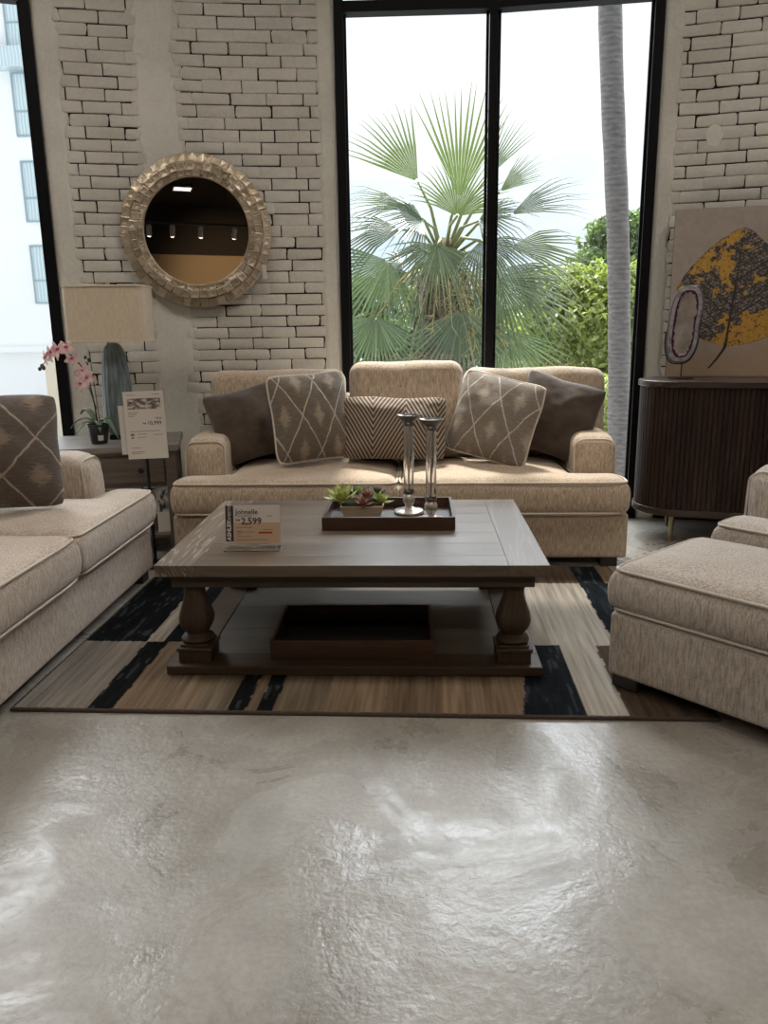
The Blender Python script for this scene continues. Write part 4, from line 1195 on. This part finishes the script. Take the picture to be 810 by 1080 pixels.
# agate slice on stand
def agate():
    root = thing('agate_slice', 'violet rimmed agate slice on a black stand on the dark cabinet', 'ornament', (1.575, 4.83, .951), RAD(-8))
    n = 72; W0, H0 = .098, .222
    def outl(k, a, seed=0, jag=0):
        # bean: two lobes with a waist on the right-hand side
        x = W0*cos(a); z = H0*sin(a)
        p = abs(cos(a))**.65*(1 if cos(a) > 0 else -1)*W0
        z = abs(sin(a))**.9*(1 if sin(a) > 0 else -1)*H0
        x = p + .020*(z/H0) - .014*math.exp(-((z-.0)/.08)**2)*(1 if p > 0 else -.35)
        j = 1 + jag*mnoise.noise((cos(a)*9, sin(a)*9, seed)) + .03*mnoise.noise((cos(a)*1.5, sin(a)*1.5, 3))
        return x, z, j
    def ring(shrink, y, jag=0, seed=0):
        out = []
        for i in range(n):
            a = 2*pi*i/n; x, z, j = outl(1, a, seed, jag)
            kx = max(0, 1 - shrink*j/.088); kz = max(0, 1 - shrink*j/.205)
            out.append((x*kx, y, z*kz))
        return out
    zc_ = .315
    def band(m, A, B):
        v = A + B; m.add(v, [(i, (i+1) % n, n+(i+1) % n, n+i) for i in range(n)])
    mats = [Mat('agate_rind', (.10,.10,.105), .3), Mat('agate_grey', (.36,.35,.37), .22), Mat('agate_violet', (.075,.022,.06), .25), Mat('agate_crystal', (.40,.36,.35), .3)]
    mats[1].color(mats[1].ramp(mats[1].noise(30,3), [(.35,(.20,.175,.20)),(.65,(.40,.375,.39))]))
    mats[3].color(mats[3].ramp(mats[3].noise(9,4), [(.35,(.20,.165,.14)),(.55,(.30,.26,.235)),(.7,(.40,.37,.34))])); mats[3].bump(mats[3].noise(60,3), .6, .006)
    m = MB(); yb = .012
    v = ring(0, -yb+.004) ; w_ = ring(0, yb); b0 = ring(.007, -yb)
    band(m, w_, v); band(m, v, b0); m.add(ring(0, yb), [tuple(range(n-1,-1,-1))])
    body = obj('rind', m, mats[0].m, root, M=T(0,0,zc_), angle=50)
    m = MB(); band(m, b0, ring(.027, -yb-.001, .06, 1)); obj('grey_band', m, mats[1].m, root, M=T(0,0,zc_), angle=60)
    m = MB(); band(m, ring(.027, -yb-.001, .06, 1), ring(.038, -yb, .35, 2)); obj('violet_band', m, mats[2].m, root, M=T(0,0,zc_), angle=60)
    m = MB(); A = ring(.038, -yb, .35, 2); B = ring(.046, -yb+.004, .2, 4); band(m, A, B); m.add(B+[(0,-yb+.005,0)], [(i,(i+1) % n, n) for i in range(n)]); obj('crystal_heart', m, mats[3].m, root, M=T(0,0,zc_), angle=60)
    m = MB(); m.lathe([(.075,0),(.075,.006),(.012,.009)], 32); obj('stand_base', m, M_BLKMET, root)
    m = MB(); m.tube([(0,0,.008),(0,0,.10)], .0035, 8)
    pts = []
    for i in range(19, 37):
        a = 2*pi*(i+ (36-19)/2*0)/n*1.0; 
    for i in range(38, 72-3):
        a = 2*pi*i/n; x, z, j = outl(1, a); pts.append((x*1.03, 0, zc_+z*1.03))
    m.tube(pts, .004, 8); obj('stand_cradle', m, M_BLKMET, root)
agate()

# ------------------------------------------------------------------ shop lights seen in the mirror, added fill lamps, sun
def emit(name, col, st):
    m = bpy.data.materials.new(name); m.use_nodes = True; nt = m.node_tree; b = nt.nodes['Principled BSDF']
    b.inputs['Emission Color'].default_value = (*col,1); b.inputs['Emission Strength'].default_value = st; b.inputs['Base Color'].default_value = (.8,.8,.8,1); return m
PANEL = 27.0
M_FILLPANEL = emit('fill_panel_diffuser', (1,.91,.80), PANEL); M_PANEL2 = emit('dim_panel_diffuser', (1,.91,.80), 3.0)
PX = [(-2.3,2.9),(.1,2.9),(2.4,2.9),(-.55,-4.2)]  # the three panels over the seating are unseen, added to fill the room
rows_w = {2.9:'added unseen as fill over the seating', -4.2:'by the tan rear wall'}
for i, (x, y) in enumerate(PX):
    side = 'west' if x < 0 else ('east' if x > 0 else 'middle')
    t = thing('ceiling_and_fill_light', f'flat square ceiling light {rows_w[y]}, {side} of the room', 'ceiling light', (x, y, ZC-.06), 0, 'square ceiling lights'); t.scale = (1,1,1) if y > 0 else (.5,.5,1)
    m = MB(); m.box(-.32,.32,-.32,.32,.02,.06); m.box(-.32,-.29,-.32,.32,0,.02); m.box(.29,.32,-.32,.32,0,.02); m.box(-.29,.29,-.32,-.29,0,.02); m.box(-.29,.29,.29,.32,0,.02); obj('housing', m, M_BLKPL, t, smooth=False)
    m = MB(); m.box(-.29,.29,-.29,.29,.008,.018); obj('diffuser', m, M_FILLPANEL if y > 0 else M_PANEL2, t, smooth=False)
t = thing('track_rail', 'long black lighting track hung below the ceiling, reflected in the round mirror', 'light track', (0, -3.0, 3.35))
m = MB(); m.box(-3.2,3.2,-.018,.018,0,.035); obj('rail', m, M_BLKMET, t, smooth=False)
for x in (-2.8, 0, 2.8):
    m = MB(); m.tube([(x,0,.035),(x,0,ZC-3.35)], .005, 6); obj('hanger_rod', m, M_BLKMET, t)
M_SPOTE = emit('spot_lens', (1,.88,.7), 14)
spots = [(-1.22,'first'),(-.86,'second'),(-.42,'third'),(.12,'fourth')]
for x, wd in spots:
    t = thing('track_spotlight', f'white cylinder spotlight, {wd} along the hung track', 'spotlight', (x, -3.0, 3.35), 0, 'spotlights on the hung track')
    MM = T(0,0,-.10) @ Rx(RAD(-38))
    m = MB(); m.lathe([(.03,-.09),(.042,-.085),(.042,.08),(.02,.09)], 20, M=MM); obj('lamp_head', m, Mat('white_lamp_metal', (.6,.6,.58), .4).m, t)
    m = MB(); m.lathe([(.034,-.0935),(.034,-.091)], 20, M=MM); obj('lens', m, M_SPOTE, t)
    m = MB(); m.tube([(0,0,0),(0,0,-.10)], .008, 8); obj('bracket', m, M_BLKMET, t)
def lamp(kind, name, energy, loc, target, col=(1,1,1), **kw):
    l = bpy.data.lights.new(name, kind); l.energy = energy; l.color = col
    for k, v_ in kw.items(): setattr(l, k, v_)
    o = bpy.data.objects.new(name, l); link(o); o.location = loc
    o.rotation_euler = (Vector(target)-Vector(loc)).to_track_quat('-Z','Y').to_euler(); return o
lamp('SPOT', 'wall_wash_spot', 150, (.30,-3.6,3.2), (.45,-6,2.75), (1,.78,.5), spot_size=RAD(75), spot_blend=.8, shadow_soft_size=.05)
for k, x in enumerate((-2.2, 0, 2.2)):
    lamp('SPOT', 'front_fill_spot', 90, (x, -1.6, 4.05), (x*.55, 1.9, 0), (1,.86,.70), spot_size=RAD(62), spot_blend=.7, shadow_soft_size=.22)  # unseen spots without fixtures, added behind the camera to brighten the furniture fronts
lamp('SUN', 'sun', 8.0, (0,12,12), (.25,5.9,0), (1,.95,.86), angle=RAD(4))

# ------------------------------------------------------------------ outdoors
GZ = -4.2
m = MB(); m.add([(-90,5.9,GZ),(90,5.9,GZ),(90,140,GZ),(-90,140,GZ)], [(0,1,2,3)])
mm = Mat('pale_paving', (.4,.4,.39), .8); mm.color(mm.ramp(mm.noise(.6,4), [(.35,(.33,.34,.34)),(.65,(.46,.46,.45))])); obj('ground', m, mm.m, smooth=False, kind='structure')

def frond_blade(m, hub, axis, nrm, Rr, spread=250, nseg=34, droop=.25, split=.5, seed=0):
    rnd = random.Random(seed); ax = Vector(axis).normalized(); nz = Vector(nrm); nz = (nz - ax*nz.dot(ax)).normalized(); sd = nz.cross(ax)
    da = RAD(spread)/nseg; H = Vector(hub)
    for i in range(nseg):
        a = -RAD(spread)/2 + da*(i+.5); d = ax*cos(a) + sd*sin(a)
        L = Rr*(.72 + .28*cos(a*.62))*rnd.uniform(.93,1.05); e = nz.cross(d)
        dr_ = droop*rnd.uniform(.7,1.4); jit = rnd.uniform(-.03,.03)
        v = []
        for q in (0.04, .28, split, .72, .88, 1.0):
            r = L*q; w = r*math.tan(da/2)*.88 if q <= split else L*split*math.tan(da/2)*.88*max(0, (1-(q-split)/(1-split)))**.8
            w = max(w, .002)
            bend = dr_*L*max(0, q-.35)**2*1.5
            p = H + d*r - nz*bend*.45 - Vector((0,0,1))*bend + e*(jit*r*max(0,q-.4))
            ple = .35*w
            v += [tuple(p - e*w - nz*ple), tuple(p + nz*ple*.6), tuple(p + e*w - nz*ple)]
        f = []
        for k in range(5):
            for c in range(2): b = k*3+c; f.append((b, b+1, b+4, b+3))
        m.add(v, f)
def palm_mat(name, c0, c1, c2):
    mm = Mat(name, c0, .32, spec=.6); mm.color(mm.ramp(mm.island(), [(.05,c0),(.5,c1),(.95,c2)]))
    mm.b.inputs['Subsurface Weight'].default_value = 0
    # light passes through the thin blades
    nt = mm.nt; tr = nt.nodes.new('ShaderNodeBsdfTranslucent'); tr.inputs[0].default_value = (c1[0]*1.5, c1[1]*1.7, c1[2]*.8, 1); mx = nt.nodes.new('ShaderNodeMixShader'); mx.inputs[0].default_value = .24
    nt.links.new(mm.b.outputs[0], mx.inputs[1]); nt.links.new(tr.outputs[0], mx.inputs[2]); nt.links.new(mx.outputs[0], mm.out.inputs[0]); return mm.m
M_PALM = palm_mat('palm_blade', (.045,.068,.045), (.09,.12,.078), (.19,.22,.145))
M_PALMY = palm_mat('young_palm_blade', (.075,.105,.04), (.13,.165,.065), (.24,.26,.11))
M_BARK = Mat('palm_bark', (.12,.085,.06), .9); M_BARK.color(M_BARK.ramp(M_BARK.noise(1,4,(14,14,30)), [(.35,(.05,.035,.026)),(.65,(.20,.15,.11))])); M_BARK = M_BARK.m
PY = 11.0
t = thing('fan_palm', 'big fan palm with shaggy trunk outside the central window', 'palm tree', (.36, PY, GZ))
m = MB(); m.lathe([(.26,0),(.22,1.5),(.20,3.5),(.22,4.6),(.27,5.2),(.33,5.7),(.30,6.05),(.20,6.4),(.10,6.6)], 24, flute=lambda r,z,a: r*(1+.10*sin(5*a+z*9)+.05*sin(13*a-z*21))); obj('trunk', m, M_BARK, t, angle=180)
# old leaf bases on the trunk
m = MB(); rnd = random.Random(4)
for i in range(60):
    z = rnd.uniform(4.6,6.3); a = rnd.uniform(0,2*pi); r_ = .27
    m.tube([(r_*cos(a), r_*sin(a), z), ((r_+.12)*cos(a+.1), (r_+.12)*sin(a+.1), z-.05), ((r_+.16)*cos(a+.2), (r_+.16)*sin(a+.2), z-.28)], [.035,.025,.008], 5)
obj('leaf_base', m, M_BARK, t, angle=180)
C0 = Vector((0, 0, 6.45))
def frond(dx, dz, dy, R_, nrm=None, axis=None, young=False, spread=250, droop=.25, seed=0, nseg=34, split=.5):
    if dz > -.7: dx *= .84; dz *= .84; R_ *= 1.12
    hub = Vector((dx, dy, 6.45+dz))
    ax = Vector(axis) if axis else (hub - C0).normalized()
    nr = Vector(nrm) if nrm else Vector((0,-1,.6))
    m = MB(); frond_blade(m, hub, ax, nr, R_, spread, nseg, droop, split, seed)
    o = obj('frond', m, M_PALMY if young else M_PALM, t, smooth=False)
    p = MB(); mid = C0*.5+hub*.5 + Vector((0,0,.10)); p.tube([tuple(C0 - Vector((0,0,.15))), tuple(mid), tuple(hub)], [.028,.020,.014], 6)
    obj('petiole', p, M_STALK, o, angle=180)
M_STALK = Mat('palm_stalk', (.20,.22,.09), .5).m
# (offset x, z from crown, y, radius)
F_ = [(-.40,1.00,-.1,1.0,(.35,-1,.25),(-.60,0,.80),True,74,.10),
      (.23,.72,-.2,1.22,(.1,-1,.1),(.05,0,1),True,62,.04),
      (.18,.42,-.55,.70,(.1,-1,.5),(.10,-.2,.6),True,150,.22),
      (.62,1.0,-.1,.80,(-.4,-1,.2),(.42,0,.9),False,56,.08),
      (.85,.82,-.15,.66,(-.5,-.9,.4),(.75,0,.6),True,60,.15),
      (1.02,.48,-.2,.92,(-.3,-.9,.7),(.92,0,.42),False,58,.20),
      (1.0,.0,-.3,1.05,(-.1,-.8,.8),(1,0,.0),True,80,.26),
      (.92,-.30,-.3,.95,(-.1,-.9,.7),(1,0,-.42),False,80,.28),
      (.80,-.48,-.5,1.05,(.2,-1,.3),(.75,0,-.66),False,124,.15),
      (.80,-1.05,-.5,.95,(0,-1,.2),(.25,0,-1),False,130,.08),
      (.20,-.78,-.8,1.10,(.1,-1,.2),(.02,0,-1),False,138,.05),
      (-.88,-.85,-.5,1.0,(-.1,-1,.2),(-.18,0,-1),False,150,.07),
      (-.86,-.18,-.4,1.0,(.1,-1,.4),(-.62,0,-.78),False,146,.15),
      (-.66,.28,-.3,.92,(.3,-.9,.6),(-1,0,-.05),False,78,.45),
      (-.60,.62,-.2,.78,(.3,-.9,.6),(-.95,0,.22),True,64,.30),
      (-.12,.0,-.75,.72,(0,-1,.55),(-.25,-.3,-1),False,176,.40),
      (.52,.05,-.7,.85,(.2,-.9,.7),(.55,-.4,-.6),False,150,.42),
      (-.32,.35,-.6,.75,(0,-.8,.8),(-.6,-.4,.2),False,160,.45),
      (-.45,-1.35,-.6,.9,(0,-1,.2),(-.1,0,-1),False,130,.08),
      (.50,.35,-.5,.7,(0,-.8,.8),(.8,-.4,.2),False,150,.45)]
rnd = random.Random(21)
for k in range(10):
    a = pi + .35 + (pi-.7)*k/9; el = rnd.uniform(-.5,.7)
    F_.append((.7*cos(a)*rnd.uniform(.7,1.1), .75*sin(a)*.8+.05, rnd.uniform(.2,.7), rnd.uniform(.75,.95), (rnd.uniform(-.5,.5),-.7,.8), (cos(a),.4,sin(a)), rnd.random()<.3, rnd.uniform(90,150), .3))
for i, (dx, dz, dy, R_, nr, ax, yg, sp, dp) in enumerate(F_): frond(dx, dz, dy, R_, nr, ax, yg, sp, dp, i, max(14, int(sp/(5.2 if i < 20 else 7))), .42)
# pale flower stalks hanging in the crown
M_YEL = Mat('ochre_flower_stalk', (.38,.30,.12), .7).m
m = MB(); rnd = random.Random(8)
for k in range(14):
    a = rnd.uniform(pi,2*pi); p = Vector((.15*cos(a),.15*sin(a),6.2)); d = Vector((cos(a)*.9, sin(a)*.5-.3, rnd.uniform(-.2,.4))); pts = []
    for i in range(8): q = i/7; pts.append(tuple(p + d*q*1.0 + Vector((0,0,-.9*q*q))))
    m.tube(pts, [.012]*4+[.009,.007,.005,.003], 4)
    for j in range(26):
        q = rnd.uniform(.35,1); c = p + d*q + Vector((0,0,-.9*q*q)); e = Vector((rnd.uniform(-1,1),rnd.uniform(-1,1),rnd.uniform(-1.4,.2)))*.14
        m.tube([tuple(c), tuple(c+e)], [.005,.002], 3)
obj('flower_stalk', m, M_YEL, t)

# slim ringed palm trunk standing nearer
t = thing('ringed_palm', 'slim grey ringed palm trunk rising past the right pane', 'palm tree', (2.35, 9.0, GZ))
mm = Mat('ringed_trunk', (.3,.27,.25), .85); zz = mm.xyz()[2]; rg = ((zz*19 + mm.noise(3,2)*1.2).fract() - .5).abs(); nn = mm.noise(1,4,(12,12,40)); mm.color(mm.ramp(rg*.25 + nn*.75, [(.28,(.12,.105,.10)),(.5,(.19,.172,.162)),(.7,(.26,.24,.23))])); mm.bump(rg + nn, .35, .02)
pts = []; rs = []
for i in range(40):
    z = i/39*12.2; pz = z + GZ; x = 2.31 - .33*(pz + .08)/4.53 - 2.35; pts.append((x + .02*sin(z*1.3), 0, z)); rs.append(.118 + .03*max(0,1-z/1.5) + .003*sin(z*12))
m = MB(); m.tube(pts, rs, 20); obj('trunk', m, mm.m, t, angle=180)
# its crown, far above the frame
m = MB()
for k in range(12):
    a = 2*pi*k/12; top = Vector(pts[-1]); cpts = []
    for i in range(8): q = i/7; cpts.append(top + Vector((cos(a)*1.9*q, sin(a)*1.9*q, 1.0*q - 1.5*q*q)))
    for i in range(7):
        p, q_ = cpts[i], cpts[i+1]; d = (q_-p).normalized(); s = d.cross(Vector((0,0,1))).normalized()
        for j in range(4):
            c = p + (q_-p)*(j/4)
            for sg in (-1,1): m.add([tuple(c), tuple(c+d*.05), tuple(c + s*sg*.45 + d*.2 - Vector((0,0,.2)))], [(0,1,2)])
obj('crown', m, M_PALM, t, smooth=False)

def foliage(name, label, loc, blobs, n, size, mat, trunk=True, seed=0, group='trees beyond the glass', cat='tree'):
    t = thing(name, label, cat, (loc[0], loc[1], GZ), 0, group)
    rnd = np.random.RandomState(seed); m = MB(); tot = sum(b[3]*b[4] for b in blobs)
    for (bx, by, bz, rx, rz_) in blobs:
        k = int(n*rx*rz_/tot)
        for i in range(k):
            d = rnd.normal(size=3); d /= np.linalg.norm(d)
            if d[1] > .35: d[1] *= -1
            lump = 1 + .22*mnoise.noise((d[0]*2.6+bx, d[1]*2.6, d[2]*2.6+seed)) + .12*mnoise.noise((d[0]*6, d[1]*6+bx, d[2]*6))
            rr = lump*(1 - .30*rnd.rand()**1.5)
            c = np.array((bx + d[0]*rx*rr, by + d[1]*rx*rr*.8, bz - GZ + d[2]*rz_*rr))
            u = rnd.normal(size=3); u /= np.linalg.norm(u); w = np.cross(u, rnd.normal(size=3)); w /= np.linalg.norm(w)
            s = size*(.6+.8*rnd.rand())
            b = len(m.v)
            m.v += [tuple(c-u*s), tuple(c+w*s*.45), tuple(c+u*s), tuple(c-w*s*.45)]; m.f.append((b,b+1,b+2,b+3)); m.mi.append(0)
    obj('foliage', m, mat, t, smooth=False)
    if trunk:
        p = MB(); bx, by, bz, rx, rz_ = blobs[0]
        p.tube([(0,0,0),(.05,0,(bz-GZ)*.5),(bx*.6,by*.6,bz-GZ)], [.2,.15,.07], 8)
        for (cx_, cy_, cz_, rx, rz_) in blobs[1:]: p.tube([(.05,0,(bz-GZ)*.5),(cx_*.8,cy_*.8,cz_-GZ-.2)], [.09,.04], 6)
        obj('trunk', p, M_BARK, t, angle=180)
    return t
def fol_mat(name, c0, c1, c2): return palm_mat(name, c0, c1, c2)
FA = fol_mat('yellow_green_leaves', (.17,.20,.06), (.28,.32,.10), (.40,.43,.17)); FB = fol_mat('mid_green_leaves', (.08,.12,.06), (.14,.195,.09), (.23,.29,.14)); FD = fol_mat('soft_green_leaves', (.13,.17,.09), (.21,.27,.15), (.30,.36,.21)); FE = fol_mat('deep_green_leaves', (.045,.075,.03), (.08,.12,.05), (.14,.19,.08))
foliage('leafy_tree', 'rounded mid green tree whose crown tops the others right of the fan palm', (4.7,20), [(0,0,1.7,1.5,1.5),(.2,0,3.0,.95,.85),(-.9,0,1.5,1.1,1.2)], 12000, .10, FB, seed=1)
foliage('leafy_tree', 'bright yellow-green tree filling the right pane behind the slim trunk', (3.35,16), [(0,0,1.0,1.6,1.35),(-.6,-.2,1.75,.75,.65),(.55,-.2,1.5,.9,.9),(.1,-.4,-.2,1.3,.8)], 17000, .072, FA, seed=2)
foliage('leafy_tree', 'pale soft green tree between the slim trunk and the window frame', (6.7,22), [(0,0,1.4,1.1,1.5),(.3,0,2.5,.7,.8),(-.2,0,.2,1.0,.9)], 9000, .09, FD, seed=3)
foliage('leafy_tree', 'dark green tree low behind the fronds of the fan palm', (.5,21.5), [(0,0,.2,2.0,1.3),(-1.7,0,.4,1.6,1.1),(1.6,0,.3,1.6,1.4)], 8000, .12, FE, seed=4)
foliage('leafy_tree', 'small distant tree top low at the left edge of the central window', (-2.2,24), [(0,0,1.9,1.5,.9),(1.4,0,1.7,1.2,.8),(0,0,.6,1.8,1.2)], 4500, .13, FB, seed=5)
foliage('flowering_shrub', 'low yellow-green shrub close behind the sofa back, under the pale trees', (3.15,13.2), [(0,0,-.4,.85,.75),(.55,0,-.75,.6,.6)], 3500, .07, FA, seed=6, cat='shrub', group='shrubs beyond the glass')
foliage('flowering_shrub', 'lemon yellow shrub peeping out under the fan palm', (.28,12.6), [(0,0,-.15,.45,.55),(-.8,0,-.2,.5,.5)], 2500, .07, fol_mat('lemon_leaves', (.20,.21,.02), (.34,.33,.04), (.42,.40,.08)), seed=7, cat='shrub', group='shrubs beyond the glass')
# low boundary wall and hedge in the distance
m = MB(); m.box(-30,30,29.8,30.2,GZ,GZ+1.6); obj('garden_wall', m, Mat('grey_garden_wall', (.36,.38,.39), .8).m, smooth=False); tag(bpy.data.objects['garden_wall'], 'long low grey boundary wall beyond the trees', 'wall')

# white apartment building beyond the left window
bld = thing('white_building', 'white building with tall blue windows beyond the loveseat window', 'building', (-16, 28, GZ))
M_WHITE = Mat('white_render', (.88,.88,.88), .8).m; M_BWIN = Mat('pale_blue_glazing', (.30,.44,.50), .15); bb = M_BWIN.xyz(); cu_ = ((bb[0]*9 + M_BWIN.noise(2,2)*.8).fract()-.5).abs(); M_BWIN.color(M_BWIN.ramp(cu_, [(.1,(.46,.58,.62)),(.45,(.66,.76,.78))])); M_BWIN = M_BWIN.m
M_BFR = Mat('blue_grey_frame', (.32,.40,.44), .5).m
m = MB(); m.box(-8,9,0,6,0,22); obj('facade', m, M_WHITE, bld, smooth=False)
def bwin(x, z, w, h):
    fr = MB()
    fr.box(x-w/2-.05,x+w/2+.05,-.06,.02,z-.05,z); fr.box(x-w/2-.05,x+w/2+.05,-.06,.02,z+h,z+h+.05); fr.box(x-w/2-.05,x-w/2,-.06,.02,z,z+h); fr.box(x+w/2,x+w/2+.05,-.06,.02,z,z+h); fr.box(x-w/2,x+w/2,-.05,.02,z+h*.38,z+h*.38+.05)
    f_ = obj('window', fr, M_BFR, bld, smooth=False)
    p = MB(); p.box(x-w/2,x+w/2,-.02,-.005,z,z+h); obj('pane', p, M_BWIN, f_, smooth=False)
for z in (2.25, 4.95, 7.65, 10.3, 13.0):
    bwin(2.98, z-GZ, .50, 1.85); bwin(.6, z-GZ, .50, 1.85); bwin(-1.8, z-GZ, .50, 1.85); bwin(-4.2, z-GZ, .5, 1.85)
m = MB(); m.box(1.2,3.3,-.5,0,9.6-GZ,9.75-GZ); m.box(1.2,3.3,-.5,-.42,9.75-GZ,10.2-GZ); obj('balcony', m, M_BWIN, bld, smooth=False)
m = MB(); m.box(1.2,9,-.25,0,.55-GZ,.75-GZ); m.box(3.9,9,-.12,0,0,.55-GZ); obj('ledge', m, M_WHITE, bld, smooth=False)
m = MB(); m.box(2.75,3.25,-.03,0,0,.5-GZ); obj('doorway', m, Mat('beige_doorway', (.72,.62,.48), .8).m, bld, smooth=False)

# ------------------------------------------------------------------ sky
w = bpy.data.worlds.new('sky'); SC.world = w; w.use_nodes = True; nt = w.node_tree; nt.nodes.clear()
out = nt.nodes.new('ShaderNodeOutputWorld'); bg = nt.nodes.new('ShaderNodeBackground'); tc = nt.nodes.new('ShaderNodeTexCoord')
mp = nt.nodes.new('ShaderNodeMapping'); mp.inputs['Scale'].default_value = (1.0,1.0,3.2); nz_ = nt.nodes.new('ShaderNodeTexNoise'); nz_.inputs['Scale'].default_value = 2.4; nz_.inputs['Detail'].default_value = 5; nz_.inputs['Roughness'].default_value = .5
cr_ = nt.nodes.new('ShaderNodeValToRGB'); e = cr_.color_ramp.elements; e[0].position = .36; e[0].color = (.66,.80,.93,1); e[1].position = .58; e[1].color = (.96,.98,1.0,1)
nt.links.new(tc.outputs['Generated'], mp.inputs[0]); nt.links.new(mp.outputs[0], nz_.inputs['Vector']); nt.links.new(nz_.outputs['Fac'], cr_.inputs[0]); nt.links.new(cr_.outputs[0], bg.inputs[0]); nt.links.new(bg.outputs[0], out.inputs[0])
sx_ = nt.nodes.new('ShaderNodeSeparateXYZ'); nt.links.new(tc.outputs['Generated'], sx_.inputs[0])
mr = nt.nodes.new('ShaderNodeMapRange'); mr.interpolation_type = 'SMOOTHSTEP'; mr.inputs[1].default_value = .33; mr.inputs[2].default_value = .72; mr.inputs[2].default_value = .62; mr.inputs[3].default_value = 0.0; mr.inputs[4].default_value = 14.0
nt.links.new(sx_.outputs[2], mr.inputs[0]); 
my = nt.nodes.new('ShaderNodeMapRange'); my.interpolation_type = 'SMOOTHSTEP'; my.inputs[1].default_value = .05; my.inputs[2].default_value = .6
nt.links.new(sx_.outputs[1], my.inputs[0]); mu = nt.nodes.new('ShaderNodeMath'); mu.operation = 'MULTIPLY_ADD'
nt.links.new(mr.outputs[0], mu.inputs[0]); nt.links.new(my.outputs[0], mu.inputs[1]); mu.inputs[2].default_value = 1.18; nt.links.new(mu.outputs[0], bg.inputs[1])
